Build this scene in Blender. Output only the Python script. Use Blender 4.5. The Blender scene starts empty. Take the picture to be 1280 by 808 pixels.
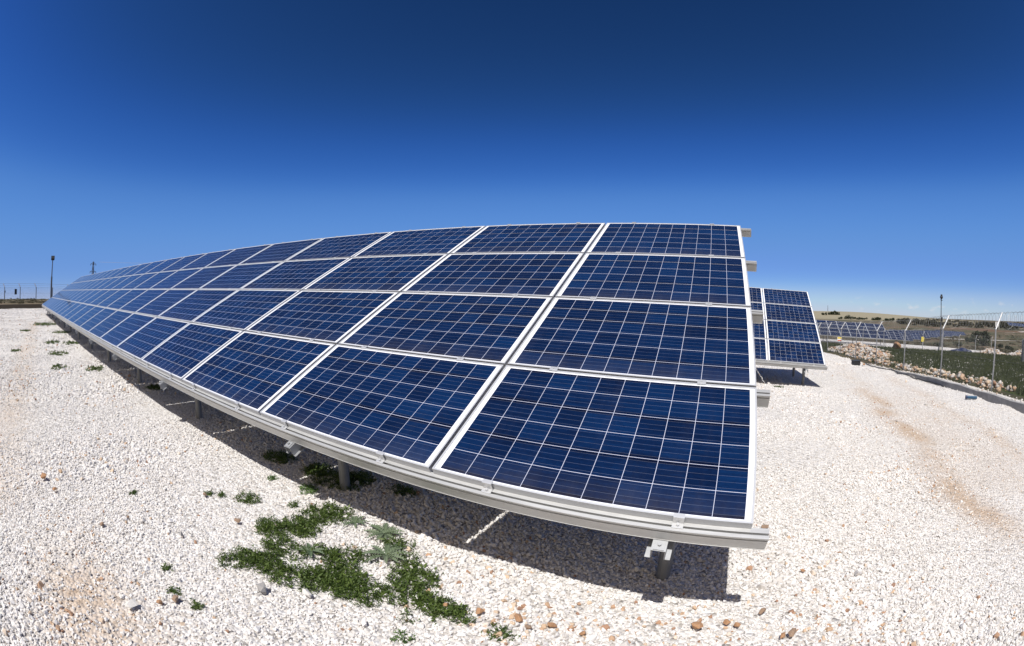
import bpy, bmesh, math, random
import numpy as np
from mathutils import Vector, Matrix

random.seed(7)
RNG = np.random.default_rng(11)
scene = bpy.context.scene
C = scene.collection

# ------------------------------------------------------------------ camera (16 mm equisolid fisheye, as in the photograph)
cam_data = bpy.data.cameras.new('camera')
cam_data.type = 'PANO'
cam_data.panorama_type = 'FISHEYE_EQUISOLID'
cam_data.sensor_width = 36.0
cam_data.fisheye_lens = 16.144
cam_data.fisheye_fov = math.radians(180)
cam_data.clip_start = 0.05
cam_data.clip_end = 30000
cam = bpy.data.objects.new('camera', cam_data)
C.objects.link(cam)
CAM = (-0.27348374, -1.91261521, 1.56937933)
right = Vector((0.90299114, 0.42956709, 0.00889461))
up = Vector((-0.02058717, 0.02257988, 0.99953305))
fwd = Vector((-0.42916566, 0.90275261, -0.029233))
m3 = Matrix((right, up, -fwd)).transposed()
cam.matrix_world = Matrix.Translation(CAM) @ m3.to_4x4()
scene.camera = cam

# ------------------------------------------------------------------ sky, sun, exposure
SUN_EL, SUN_AZ = 62.0, 178.5          # azimuth clockwise from +Y (the sun stands behind the camera)
world = bpy.data.worlds.new('World')
scene.world = world
world.use_nodes = True
wt = world.node_tree
for n in list(wt.nodes): wt.nodes.remove(n)
w_out = wt.nodes.new('ShaderNodeOutputWorld')
w_bg = wt.nodes.new('ShaderNodeBackground')
w_sky = wt.nodes.new('ShaderNodeTexSky')
w_sky.sky_type = 'NISHITA'
w_sky.sun_disc = False
w_sky.sun_elevation = math.radians(SUN_EL)
w_sky.sun_rotation = math.radians(SUN_AZ)
w_sky.altitude = 1800
w_sky.air_density = 1.0
w_sky.dust_density = 0.35
w_sky.ozone_density = 2.5
def w_vm(op, a, b):
    x = wt.nodes.new('ShaderNodeVectorMath'); x.operation = op
    for i, q in enumerate((a, b)):
        if hasattr(q, 'is_output'): wt.links.new(q, x.inputs['Scale'] if (op == 'SCALE' and i) else x.inputs[i])
        elif op == 'SCALE' and i: x.inputs['Scale'].default_value = q
        else: x.inputs[i].default_value = q
    return x.outputs['Value' if op == 'DOT_PRODUCT' else 'Vector']
w_gam = wt.nodes.new('ShaderNodeGamma'); w_gam.inputs['Gamma'].default_value = 1.35
wt.links.new(w_sky.outputs[0], w_gam.inputs[0])
w_cur = wt.nodes.new('ShaderNodeRGBCurve')          # deep polarised blue of the photograph
for ch, pts_ in zip(range(3), ([(.037, .008), (.082, .030), (.133, .085), (.445, .19), (.645, .34), (1, .5)],
                              [(.078, .036), (.168, .120), (.266, .235), (.665, .345), (.887, .50), (1, .58)],
                              [(.198, .134), (.376, .425), (.539, .61), (.783, .68), (.922, .74), (1, .78)])):
    cv = w_cur.mapping.curves[ch]
    for p_ in pts_[:-1]: cv.points.new(*p_)
    cv.points[-1].location = pts_[-1]
    for p_ in cv.points: p_.handle_type = 'AUTO_CLAMPED'
w_cur.mapping.extend = 'HORIZONTAL'; w_cur.mapping.update()
wt.links.new(w_vm('SCALE', w_gam.outputs[0], .06), w_cur.inputs['Color'])
# unseen sky behind the camera: warm glow added to fill and warm the shadows
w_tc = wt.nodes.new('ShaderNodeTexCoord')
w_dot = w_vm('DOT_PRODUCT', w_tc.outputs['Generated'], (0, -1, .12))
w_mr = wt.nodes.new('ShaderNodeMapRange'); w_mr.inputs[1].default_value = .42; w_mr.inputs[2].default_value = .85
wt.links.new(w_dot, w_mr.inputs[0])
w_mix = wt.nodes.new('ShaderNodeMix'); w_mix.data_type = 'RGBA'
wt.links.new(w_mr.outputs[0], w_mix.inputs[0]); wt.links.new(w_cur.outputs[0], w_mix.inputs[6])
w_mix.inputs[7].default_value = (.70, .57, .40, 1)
# a few tiny far clouds low over the horizon to the right
w_mp = wt.nodes.new('ShaderNodeMapping'); w_mp.inputs['Scale'].default_value = (38, 38, 75); wt.links.new(w_tc.outputs['Generated'], w_mp.inputs[0])
w_nz = wt.nodes.new('ShaderNodeTexNoise'); w_nz.inputs['Scale'].default_value = 1.0; w_nz.inputs['Detail'].default_value = 5; wt.links.new(w_mp.outputs[0], w_nz.inputs['Vector'])
def w_range(sock, a, b):
    x = wt.nodes.new('ShaderNodeMapRange'); x.inputs[1].default_value = a; x.inputs[2].default_value = b; wt.links.new(sock, x.inputs[0]); return x.outputs[0]
def w_mul(a, b):
    x = wt.nodes.new('ShaderNodeMath'); x.operation = 'MULTIPLY'; wt.links.new(a, x.inputs[0])
    if hasattr(b, 'is_output'): wt.links.new(b, x.inputs[1])
    else: x.inputs[1].default_value = b
    return x.outputs[0]
w_z = w_vm('DOT_PRODUCT', w_tc.outputs['Generated'], (0, 0, 1))
w_dir = w_vm('DOT_PRODUCT', w_tc.outputs['Generated'], (math.sin(.61), math.cos(.61), 0))
w_cl = w_mul(w_mul(w_range(w_nz.outputs[0], .56, .68), w_mul(w_range(w_z, .008, .016), w_range(w_z, .042, .022))), w_mul(w_range(w_dir, .93, .975), .6))
w_mix2 = wt.nodes.new('ShaderNodeMix'); w_mix2.data_type = 'RGBA'
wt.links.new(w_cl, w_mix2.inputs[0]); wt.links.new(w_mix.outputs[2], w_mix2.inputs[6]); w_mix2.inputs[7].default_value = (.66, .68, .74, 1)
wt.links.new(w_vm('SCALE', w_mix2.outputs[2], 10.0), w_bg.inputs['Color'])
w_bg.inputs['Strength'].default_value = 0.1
wt.links.new(w_bg.outputs[0], w_out.inputs['Surface'])

sun_data = bpy.data.lights.new('sun', 'SUN')
sun_data.energy = 5.0
sun_data.angle = math.radians(0.53)
sun_data.color = (1.0, 0.97, 0.935)
sun = bpy.data.objects.new('sun', sun_data)
C.objects.link(sun)
_e, _a = math.radians(SUN_EL), math.radians(SUN_AZ)
to_sun = Vector((math.sin(_a) * math.cos(_e), math.cos(_a) * math.cos(_e), math.sin(_e)))
sun.rotation_euler = to_sun.to_track_quat('Z', 'Y').to_euler()

scene.view_settings.view_transform = 'Standard'
scene.view_settings.look = 'None'
scene.view_settings.exposure = 0.06
scene.view_settings.gamma = 1.0

# ------------------------------------------------------------------ node helper
class NT:
    def __init__(self, name):
        self.m = bpy.data.materials.new(name); self.m.use_nodes = True
        self.t = self.m.node_tree
        self.b = self.t.nodes['Principled BSDF']
        self.out = self.t.nodes['Material Output']
    def n(self, typ, **kw):
        x = self.t.nodes.new(typ)
        for k, v in kw.items():
            if k.startswith('i_'):
                key = k[2:]
                x.inputs[int(key) if key.isdigit() else key].default_value = v
            else: setattr(x, k, v)
        return x
    def l(self, a, b): self.t.links.new(a, b)
    def val(self, s, sock):
        if hasattr(s, 'is_output'): self.l(s, sock)
        else: sock.default_value = s
    def math(self, op, a, b=None, c=None):
        x = self.n('ShaderNodeMath', operation=op)
        self.val(a, x.inputs[0])
        if b is not None: self.val(b, x.inputs[1])
        if c is not None: self.val(c, x.inputs[2])
        return x.outputs[0]
    def mix(self, f, a, b):
        x = self.n('ShaderNodeMix', data_type='RGBA')
        self.val(f, x.inputs[0])
        self.val(a if hasattr(a, 'is_output') else (*a, 1), x.inputs[6])
        self.val(b if hasattr(b, 'is_output') else (*b, 1), x.inputs[7])
        return x.outputs[2]
    def ramp(self, f, stops, interp='LINEAR'):
        x = self.n('ShaderNodeValToRGB'); r = x.color_ramp; r.interpolation = interp
        while len(r.elements) < len(stops): r.elements.new(0.5)
        for e, (p, c) in zip(r.elements, stops):
            e.position = p; e.color = (*c, 1) if len(c) == 3 else c
        self.l(f, x.inputs[0]); return x.outputs[0]
    def noise(self, scale, detail=3, rough=0.55, coord=None, w=None):
        x = self.n('ShaderNodeTexNoise')
        x.inputs['Scale'].default_value = scale; x.inputs['Detail'].default_value = detail
        x.inputs['Roughness'].default_value = rough
        if coord is not None: self.l(coord, x.inputs['Vector'])
        return x.outputs[0]
    def obj(self): return self.n('ShaderNodeTexCoord').outputs['Object']
    def pos(self): return self.n('ShaderNodeNewGeometry').outputs['Position']
    def bump(self, h, dist, strength=1.0):
        x = self.n('ShaderNodeBump'); x.inputs['Strength'].default_value = strength
        x.inputs['Distance'].default_value = dist
        self.l(h, x.inputs['Height']); self.l(x.outputs[0], self.b.inputs['Normal'])
    def set(self, **kw):
        for k, v in kw.items(): self.val(v, self.b.inputs[k.replace('_', ' ')])
        return self

def simple(name, col, rough=0.6, metal=0.0, var=0.0, scale=8.0, bump=0.0):
    k = NT(name); k.set(Roughness=rough, Metallic=metal)
    if var:
        f = k.noise(scale, 4, 0.6, k.obj())
        k.l(k.mix(f, tuple(c * (1 - var) for c in col), tuple(min(1, c * (1 + var)) for c in col)), k.b.inputs['Base Color'])
        if bump: k.bump(f, bump)
    else: k.b.inputs['Base Color'].default_value = (*col, 1)
    return k.m

# ------------------------------------------------------------------ mesh builder
class MB:
    def __init__(self): self.v = []; self.f = []
    def add(self, vs, fs):
        o = len(self.v); self.v.extend([tuple(x) for x in vs]); self.f.extend([tuple(i + o for i in f) for f in fs]); return self
    def box(self, lo, hi, mat=None):
        (a, b, c), (d, e, f) = lo, hi
        vs = [Vector(p) for p in ((a,b,c),(d,b,c),(d,e,c),(a,e,c),(a,b,f),(d,b,f),(d,e,f),(a,e,f))]
        if mat is not None: vs = [mat @ p for p in vs]
        return self.add(vs, [(3,2,1,0),(4,5,6,7),(0,1,5,4),(1,2,6,5),(2,3,7,6),(3,0,4,7)])
    def tube(self, p0, p1, r0, r1=None, seg=8, caps=True):
        r1 = r0 if r1 is None else r1
        p0, p1 = Vector(p0), Vector(p1); d = (p1 - p0).normalized()
        a = d.orthogonal().normalized(); b = d.cross(a)
        vs = []
        for p, r in ((p0, r0), (p1, r1)):
            for i in range(seg):
                t = 2 * math.pi * i / seg
                vs.append(p + (a * math.cos(t) + b * math.sin(t)) * r)
        fs = [(i, (i + 1) % seg, seg + (i + 1) % seg, seg + i) for i in range(seg)]
        if caps: fs += [tuple(range(seg))[::-1], tuple(range(seg, 2 * seg))]
        return self.add(vs, fs)
    def path(self, pts, r, seg=4):
        pts = [Vector(p) for p in pts]; vs = []; n = len(pts)
        a = None
        for i, p in enumerate(pts):
            d = (pts[min(i + 1, n - 1)] - pts[max(i - 1, 0)]).normalized()
            a = d.orthogonal().normalized() if a is None else (a - d * a.dot(d)).normalized()
            b = d.cross(a)
            for j in range(seg):
                t = 2 * math.pi * j / seg
                vs.append(p + (a * math.cos(t) + b * math.sin(t)) * r)
        fs = []
        for i in range(n - 1):
            for j in range(seg):
                k = (j + 1) % seg
                fs.append((i*seg+j, i*seg+k, (i+1)*seg+k, (i+1)*seg+j))
        return self.add(vs, fs)
    def prism(self, prof, u0, u1, axis='x'):
        """closed profile in the plane across the axis, swept along it"""
        n = len(prof); vs = []
        for u in (u0, u1):
            for (p, q) in prof:
                vs.append((u, p, q) if axis == 'x' else (p, u, q))
        fs = [(i, (i + 1) % n, n + (i + 1) % n, n + i) for i in range(n)]
        fs += [tuple(range(n))[::-1], tuple(range(n, 2 * n))]
        return self.add(vs, fs)
    def mesh(self, name, mat, smooth=False):
        me = bpy.data.meshes.new(name)
        me.from_pydata(self.v, [], self.f); me.validate()
        bm = bmesh.new(); bm.from_mesh(me)
        bmesh.ops.recalc_face_normals(bm, faces=bm.faces)
        bm.to_mesh(me); bm.free()
        if mat: me.materials.append(mat)
        if smooth: me.polygons.foreach_set('use_smooth', [True] * len(me.polygons))
        return me
    def build(self, name, mat, parent=None, smooth=False):
        o = bpy.data.objects.new(name, self.mesh(name, mat, smooth)); C.objects.link(o)
        if parent: o.parent = parent
        return o

def np_mesh(name, V, F, mat=None, smooth=False):
    """fast mesh from arrays; F is (n,3) or (n,4)"""
    me = bpy.data.meshes.new(name)
    V = np.asarray(V, np.float32); F = np.asarray(F, np.int32); k = F.shape[1]
    me.vertices.add(len(V)); me.vertices.foreach_set('co', V.ravel())
    me.loops.add(F.size); me.loops.foreach_set('vertex_index', F.ravel())
    me.polygons.add(len(F)); me.polygons.foreach_set('loop_start', np.arange(0, F.size, k, dtype=np.int32))
    me.update(calc_edges=True); me.validate()
    if mat: me.materials.append(mat)
    if smooth: me.polygons.foreach_set('use_smooth', [True] * len(me.polygons))
    return me

def link(name, me, parent=None):
    o = bpy.data.objects.new(name, me); C.objects.link(o)
    if parent: o.parent = parent
    return o
def tag(o, label=None, cat=None, group=None, kind=None):
    if label: o['label'] = label
    if cat: o['category'] = cat
    if group: o['group'] = group
    if kind: o['kind'] = kind
    return o
def thing(name, label, cat, loc=(0, 0, 0), rot=None, group=None):
    o = bpy.data.objects.new(name, None); C.objects.link(o); o.empty_display_size = 0.1
    o.location = loc
    if rot is not None: o.rotation_euler = rot
    return tag(o, label, cat, group)
def dup_child(o, parent, loc=None):
    c = o.copy(); C.objects.link(c); c.parent = parent
    if loc is not None: c.location = loc
    for ch in o.children: dup_child(ch, c)
    return c
def dup_thing(o, loc, rot=None, label=None, scale=None):
    c = o.copy(); C.objects.link(c); c.location = loc
    if rot is not None: c.rotation_euler = rot
    if label: c['label'] = label
    if scale is not None: c.scale = scale
    for ch in o.children: dup_child(ch, c)
    return c

# ------------------------------------------------------------------ terrain
def sstep(a, b, x):
    t = np.clip((x - a) / (b - a), 0, 1); return t * t * (3 - 2 * t)
WALL_X = 8.05
def Z(x, y):
    x = np.asarray(x, float); y = np.asarray(y, float)
    t = np.clip((y - 1.0) * 1.5, -40, 40)
    yy = np.where(y > 25, y - 1.0, np.log1p(np.exp(t)) / 1.5)
    base = -.038 * x - .024 * yy
    base = base + np.where(x > WALL_X + .07, .19 * (1 - sstep(12, 20, y)), 0.0)          # ground held up by the low wall
    base = base + .38 * sstep(-48.7, -49.3, x) * (1 - sstep(-49, -75, x) * .6)             # bank at the left end
    base = base + .07 * np.exp(-((x - WALL_X + .25) / .4) ** 2) * (x < WALL_X) * (.5 + .5 * np.sin(y * 1.9 + np.sin(y * .8) * 2))   # gravel banked against the wall
    d = np.hypot(x, y); w = sstep(90, 180, d)
    left = sstep(-20, -60, x)
    far = -6.0 * (1 - left) + 3.2 * left
    far = far - 9.0 * left * sstep(150, 500, d)
    far = far + 17.0 * np.exp(-(((x - 420) / 330) ** 2) - (((y - 1350) / 260) ** 2)) + 7 * np.exp(-(((x + 50) / 420) ** 2) - (((y - 1500) / 260) ** 2))
    far = far + 3.0 * np.exp(-(((x - 900) / 300) ** 2) - (((y - 1000) / 140) ** 2))
    far = far - 3.2 * np.exp(-((x - 185) / 130) ** 2 - ((y - 260) / 120) ** 2)
    z = base * (1 - w) + far * w
    return z
def small_relief(x, y):
    return (.010 * np.sin(1.7 * x + 1.1 * np.sin(.9 * y)) * np.cos(1.3 * y + .7 * x) + .006 * np.sin(4.1 * x + 2.3 * y) + .006 * np.sin(3.1 * y - 5.3 * x + 1.0)) * np.exp(-np.hypot(x, y) / 25)
def zf(x, y): return float(Z(x, y))

def axis_vals(lo, hi, fine_lo, fine_hi, step, growth):
    a = list(np.arange(fine_lo, fine_hi + 1e-6, step))
    s = step
    while a[-1] < hi: s *= growth; a.append(a[-1] + s)
    s = step; b = []
    v = fine_lo
    while v > lo: s *= growth; v -= s; b.append(v)
    return b[::-1] + a
xs = axis_vals(-9000, 9000, -14, 12, .13, 1.045)
xs = sorted([x for x in xs if abs(x - WALL_X - .07) > .06 and abs(x + 49) > .0] + [WALL_X + .05, WALL_X + .09] + list(np.arange(-49.8, -48.2, .1)))
ys = axis_vals(-9000, 9000, -6, 16, .13, 1.045)
XX, YY = np.meshgrid(np.array(xs), np.array(ys))
ZZ = Z(XX, YY) + small_relief(XX, YY)
nx, ny = len(xs), len(ys)
Vg = np.stack([XX.ravel(), YY.ravel(), ZZ.ravel()], 1)
ii = (np.arange(ny - 1)[:, None] * nx + np.arange(nx - 1)[None, :]).ravel()
Fg = np.stack([ii, ii + 1, ii + 1 + nx, ii + nx], 1)

# ground zones (which surface lies where)
gx, gy = XX.ravel(), YY.ravel()
def zone_gravel(x, y):
    g = (1 - sstep(WALL_X - .1, WALL_X + .3, x)) * sstep(-48.75, -48.45, x) * (1 - sstep(56, 60, y))
    trackb = sstep(49.5, 52, y) * (1 - sstep(60, 64, y)) * sstep(16, 20, x) * (1 - sstep(44, 50, x))
    strip = np.exp(-((x - 8.35) / .22) ** 2) * (1 - sstep(18, 24, y)) * (y > -5)
    farm = sstep(60, 64, y - .0 * x) * (1 - sstep(70, 110, y)) * sstep(5, 12, x) * (1 - sstep(48, 60, x)) * .75
    road = np.exp(-((y - (212 + .12 * (x - 160) + 14 * np.sin(x / 60))) / 5.5) ** 2) * sstep(118, 135, x) * (1 - sstep(420, 520, x))
    road2 = np.exp(-((y - (330 + .25 * (x - 300))) / 6) ** 2) * sstep(250, 280, x) * (1 - sstep(600, 700, x))
    return np.clip(np.maximum.reduce([g, trackb, strip, farm, road * .9, road2 * .9]), 0, 1)
def zone_grass(x, y):
    g = sstep(WALL_X + .6, WALL_X + 1.6, x) * (1 - sstep(47, 51, y)) * sstep(-30, -20, y) * (1 - sstep(60, 90, x))
    return g
zg = zone_gravel(gx, gy); zgr = zone_grass(gx, gy)
# orange dust: the wheel tracks on the right and a few stains
def zone_dust(x, y):
    c1 = 2.68 + .19 * np.maximum(0, y - 2.0) + .10 * np.sin(y * 1.7); c2 = 4.25 + .18 * y + .12 * np.sin(y * 1.3 + 1)
    a = np.exp(-((x - c1) / .36) ** 2) * sstep(.4, 1.6, y) * (1 - sstep(7, 14, y) * .7) * (1 - sstep(18, 22, y))
    b = np.exp(-((x - c2) / .34) ** 2) * sstep(1.5, 4, y) * (1 - sstep(10, 18, y)) * .75
    b = np.maximum(b, .42 * sstep(c1 - .2, c1 + .4, x) * (1 - sstep(c2 - .5, c2 + .3, x)) * sstep(1.2, 2.6, y) * (1 - sstep(7, 13, y)))
    c = np.exp(-((y + 2.3 + .06 * (x + 6)) / .35) ** 2) * sstep(-30, -26, x) * (1 - sstep(-5, -3.5, x)) * .45
    e = np.exp(-((x + 2.6) / .8) ** 2 - ((y + 1.9) / .35) ** 2) * .8
    return np.clip(np.maximum.reduce([a * .9, b * .7, c, e]), 0, 1)
zd = zone_dust(gx, gy)
z_soil = sstep(-48.6, -48.8, gx) * (1 - sstep(-49.25, -49.6, gx))          # dark soil of the cut bank
z_pale = sstep(650, 950, gy) * (1 - sstep(560, 760, gx))               # dry pale grass on the hill

def ground_material():
    k = NT('ground'); p = k.pos()
    at = lambda nm: k.n('ShaderNodeAttribute', attribute_name=nm).outputs['Fac']
    n1 = k.noise(.9, 5, .62, p); n2 = k.noise(14, 4, .65, p); n3 = k.noise(.045, 6, .6, p)
    vor = k.n('ShaderNodeTexVoronoi'); vor.inputs['Scale'].default_value = 42; k.l(p, vor.inputs['Vector'])
    vb = k.n('ShaderNodeTexVoronoi'); vb.inputs['Scale'].default_value = 15; k.l(p, vb.inputs['Vector'])
    # crushed limestone
    cell = k.ramp(k.n('ShaderNodeSeparateColor').outputs[0], [(0, (.5, .5, .5)), (1, (.5, .5, .5))]) if False else None
    grey = k.n('ShaderNodeSeparateColor'); k.l(vor.outputs['Color'], grey.inputs[0])
    lime = k.ramp(grey.outputs[0], [(0, (.30, .28, .255)), (.15, (.52, .485, .44)), (.6, (.66, .635, .60)), (1, (.73, .71, .68))])
    tan = k.ramp(n2, [(.25, (.33, .215, .125)), (.6, (.52, .395, .28))])
    dust = k.math('MULTIPLY', at('dust'), k.ramp(n1, [(.28, (.1, .1, .1)), (.55, (1, 1, 1))]))
    lime = k.mix(k.math('MULTIPLY', dust, .95), lime, tan)
    spots = k.ramp(k.noise(3.3, 4, .7, p), [(.62, (0, 0, 0)), (.75, (1, 1, 1))])
    lime = k.mix(k.math('MULTIPLY', spots, .35), lime, (.50, .36, .24))
    # dry scrubland far off
    scrub = k.ramp(n3, [(.30, (.055, .060, .030)), (.45, (.105, .095, .055)), (.58, (.17, .125, .085)), (.72, (.24, .20, .13))])
    sc2 = k.noise(.35, 5, .7, p)
    scrub = k.mix(k.ramp(sc2, [(.45, (0, 0, 0)), (.62, (1, 1, 1))]), scrub, (.042, .05, .026))
    red = k.ramp(k.noise(.012, 3, .5, p), [(.55, (0, 0, 0)), (.65, (1, 1, 1))])
    scrub = k.mix(k.math('MULTIPLY', red, .5), scrub, (.19, .095, .065))
    # green field
    gcol = k.ramp(k.noise(5, 5, .7, p), [(.3, (.030, .042, .014)), (.5, (.055, .070, .024)), (.7, (.085, .095, .036))])
    gcol = k.mix(k.ramp(n1, [(.55, (0, 0, 0)), (.8, (.5, .5, .5))]), gcol, (.10, .085, .04))
    edge = lambda a, s: k.ramp(k.math('ADD', a, k.math('MULTIPLY', k.math('SUBTRACT', s, .5), .55)), [(.42, (0, 0, 0)), (.58, (1, 1, 1))])
    scrub = k.mix(at('pale'), scrub, k.mix(k.ramp(sc2, [(.5, (0, 0, 0)), (.7, (.6, .6, .6))]), (.27, .24, .165), (.15, .135, .085)))
    scrub = k.mix(at('soil'), scrub, (.035, .028, .022))
    col = k.mix(edge(at('grass'), n1), scrub, gcol)
    eg = edge(at('gravel'), n2)
    col = k.mix(eg, col, lime)
    k.l(col, k.b.inputs['Base Color'])
    k.set(Roughness=.95); k.b.inputs['Specular IOR Level'].default_value = .15
    h = k.math('ADD', k.math('MULTIPLY', vor.outputs['Distance'], -1.0), k.math('MULTIPLY', vb.outputs['Distance'], -.9))
    k.bump(k.math('ADD', h, k.math('MULTIPLY', n2, .6)), .022, .8)
    return k.m
M_ground = ground_material()
gme = np_mesh('ground', Vg, Fg, M_ground, smooth=True)
for nm, arr in (('gravel', zg), ('grass', zgr), ('dust', zd), ('soil', z_soil), ('pale', z_pale)):
    a = gme.attributes.new(nm, 'FLOAT', 'POINT'); a.data.foreach_set('value', arr.astype(np.float32))
ground = tag(link('ground', gme), kind='structure')

# ------------------------------------------------------------------ materials
def alu(name, col, rough, metal, streak=0.12):
    k = NT(name); c = k.obj()
    mp = k.n('ShaderNodeMapping'); mp.inputs['Scale'].default_value = (1.2, 9, 9); k.l(c, mp.inputs[0])
    f = k.noise(3.0, 5, .65, mp.outputs[0])
    k.l(k.mix(f, tuple(x * (1 - streak) for x in col), tuple(min(1, x * (1 + streak)) for x in col)), k.b.inputs['Base Color'])
    k.l(k.math('ADD', k.math('MULTIPLY', f, .2), rough - .1), k.b.inputs['Roughness'])
    k.set(Metallic=metal); return k.m
M_frame = alu('anodised_frame', (.50, .515, .54), .42, .3, .06)
M_rail = alu('mill_aluminium_rail', (.50, .505, .50), .40, .45, .22)
M_galv = alu('galvanised_steel', (.36, .37, .38), .5, .6, .25)
M_post = alu('galvanised_post', (.20, .205, .21), .55, .4, .25)
M_clamp = alu('clamp_aluminium', (.62, .63, .64), .35, .5, .08)
M_dark = simple('dark_plastic', (.02, .021, .023), .5)
M_white = simple('white_paint', (.78, .78, .76), .5)

def cell_material(name, pw=1.65, ph=.992, lip=.011, frames=False, nbus=4):
    """polycrystalline cells, 10 by 6, with white gaps, fine bus bars and a white margin"""
    k = NT(name); c = k.obj()
    s = k.n('ShaderNodeSeparateXYZ'); k.l(c, s.inputs[0]); x, y = s.outputs[0], s.outputs[1]
    fline = None
    if frames:           # whole field of panels seen from far away: fold the coordinates into one panel
        px = k.math('DIVIDE', x, 1.672); py = k.math('DIVIDE', y, 1.01)
        cx = k.math('FLOOR', px); cy = k.math('FLOOR', py)
        fx = k.math('MULTIPLY', k.math('SUBTRACT', k.math('SUBTRACT', px, cx), .5), 1.672)
        fy = k.math('MULTIPLY', k.math('SUBTRACT', k.math('SUBTRACT', py, cy), .5), 1.01)
        fline = k.math('MAXIMUM', k.math('GREATER_THAN', k.math('ABSOLUTE', fx), .785), k.math('GREATER_THAN', k.math('ABSOLUTE', fy), .478))
        x, y = fx, fy
    aw, ah = 1.568, .951                   # area covered by cells
    gxn = k.math('MULTIPLY', k.math('ADD', k.math('DIVIDE', x, aw), .5), 10.0)
    gyn = k.math('MULTIPLY', k.math('ADD', k.math('DIVIDE', y, ah), .5), 6.0)
    ix, iy = k.math('FLOOR', gxn), k.math('FLOOR', gyn)
    ux = k.math('ABSOLUTE', k.math('SUBTRACT', k.math('SUBTRACT', gxn, ix), .5))
    vy = k.math('SUBTRACT', gyn, iy)
    uy = k.math('ABSOLUTE', k.math('SUBTRACT', vy, .5))
    wgap = .5 - (.0088 if not frames else .006)
    gap = k.math('MAXIMUM', k.math('GREATER_THAN', ux, wgap), k.math('GREATER_THAN', uy, wgap - .001))
    marg = k.math('MAXIMUM', k.math('GREATER_THAN', k.math('ABSOLUTE', x), aw / 2), k.math('GREATER_THAN', k.math('ABSOLUTE', y), ah / 2))
    bus = k.math('FRACT', k.math('MULTIPLY', vy, float(nbus)))
    bus = k.math('LESS_THAN', k.math('ABSOLUTE', k.math('SUBTRACT', bus, .5)), .5 * nbus * .0012 / .1585 * 1.35)
    # cell colour: each cell has its own tone, with crystal grains inside
    comb = k.n('ShaderNodeCombineXYZ'); k.l(ix, comb.inputs[0]); k.l(iy, comb.inputs[1])
    oi = k.n('ShaderNodeObjectInfo')
    k.l(k.math('MULTIPLY', oi.outputs['Random'], 97.0), comb.inputs[2])
    wn = k.n('ShaderNodeTexWhiteNoise'); k.l(comb.outputs[0], wn.inputs[0])
    # grains
    mp = k.n('ShaderNodeMapping'); mp.inputs['Scale'].default_value = (60, 95, 1); k.l(c, mp.inputs[0])
    gr = k.n('ShaderNodeTexVoronoi'); gr.inputs['Scale'].default_value = 1.0; k.l(mp.outputs[0], gr.inputs['Vector'])
    gs = k.n('ShaderNodeSeparateColor'); k.l(gr.outputs['Color'], gs.inputs[0])
    # soft bands along the cell rows
    mp2 = k.n('ShaderNodeMapping'); mp2.inputs['Scale'].default_value = (2.2, 38, 1); k.l(c, mp2.inputs[0])
    band = k.noise(1.0, 3, .6, mp2.outputs[0])
    tone = k.math('ADD', k.math('MULTIPLY', wn.outputs[0], .34), k.math('ADD', k.math('MULTIPLY', gs.outputs[0], .12), k.math('MULTIPLY', band, .62)))
    tone = k.math('ADD', tone, k.math('MULTIPLY', k.math('SUBTRACT', oi.outputs['Random'], .5), .2))
    wr = k.n('ShaderNodeTexWhiteNoise', noise_dimensions='1D'); k.l(k.math('ADD', k.math('FLOOR', k.math('ADD', gyn, .5)), k.math('MULTIPLY', oi.outputs['Random'], 50.0)), wr.inputs['W'])
    strip = k.math('MULTIPLY', k.math('GREATER_THAN', uy, .36), k.math('GREATER_THAN', wr.outputs[0], .52))
    tone = k.math('SUBTRACT', tone, k.math('MULTIPLY', strip, .30))
    cell = k.ramp(tone, [(.05, (.0026, .0050, .019)), (.45, (.0032, .0130, .050)), (1.0, (.0042, .028, .102))])
    cell = k.mix(k.math('MULTIPLY', bus, .34), cell, (.20, .24, .34))
    # thin film of dust, thicker along the lower edge and in runs down the glass
    mp3 = k.n('ShaderNodeMapping'); mp3.inputs['Scale'].default_value = (9, .9, 1); k.l(k.n('ShaderNodeVectorMath', operation='ADD').outputs[0], mp3.inputs[0])
    va = mp3.inputs[0].links[0].from_node; k.l(c, va.inputs[0]); cv = k.n('ShaderNodeCombineXYZ'); k.l(k.math('MULTIPLY', oi.outputs['Random'], 37.0), cv.inputs[0]); k.l(cv.outputs[0], va.inputs[1])
    runs = k.noise(1.0, 4, .6, mp3.outputs[0])
    low = k.n('ShaderNodeMapRange'); low.inputs[1].default_value = -.30; low.inputs[2].default_value = -.49; k.l(y, low.inputs[0])
    dustf = k.math('ADD', k.math('MULTIPLY', k.math('MULTIPLY', low.outputs[0], runs), .11), k.math('MULTIPLY', k.ramp(runs, [(.5, (0, 0, 0)), (.8, (1, 1, 1))]), .018))
    cell = k.mix(dustf, cell, (.30, .26, .22))
    col = k.mix(k.math('MAXIMUM', gap, 0.0), cell, (.50, .53, .64) if not frames else (.12, .14, .20))
    col = k.mix(marg, col, (.76, .77, .79))
    if frames: col = k.mix(fline, col, (.36, .38, .42))
    k.l(col, k.b.inputs['Base Color'])
    k.set(Roughness=.6); k.b.inputs['Specular IOR Level'].default_value = .0
    k.b.inputs['Coat Weight'].default_value = .45 if frames else .85
    k.b.inputs['Coat Roughness'].default_value = .06
    k.b.inputs['Coat IOR'].default_value = 1.34
    # dust film, thicker in blotches
    d = k.noise(2.2, 5, .65, c)
    k.l(k.math('ADD', .03, k.math('MULTIPLY', d, .09)), k.b.inputs['Coat Roughness'])
    return k.m
M_cell = cell_material('polycrystalline_cells')
M_field = cell_material('distant_panel_field', frames=True)

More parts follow.
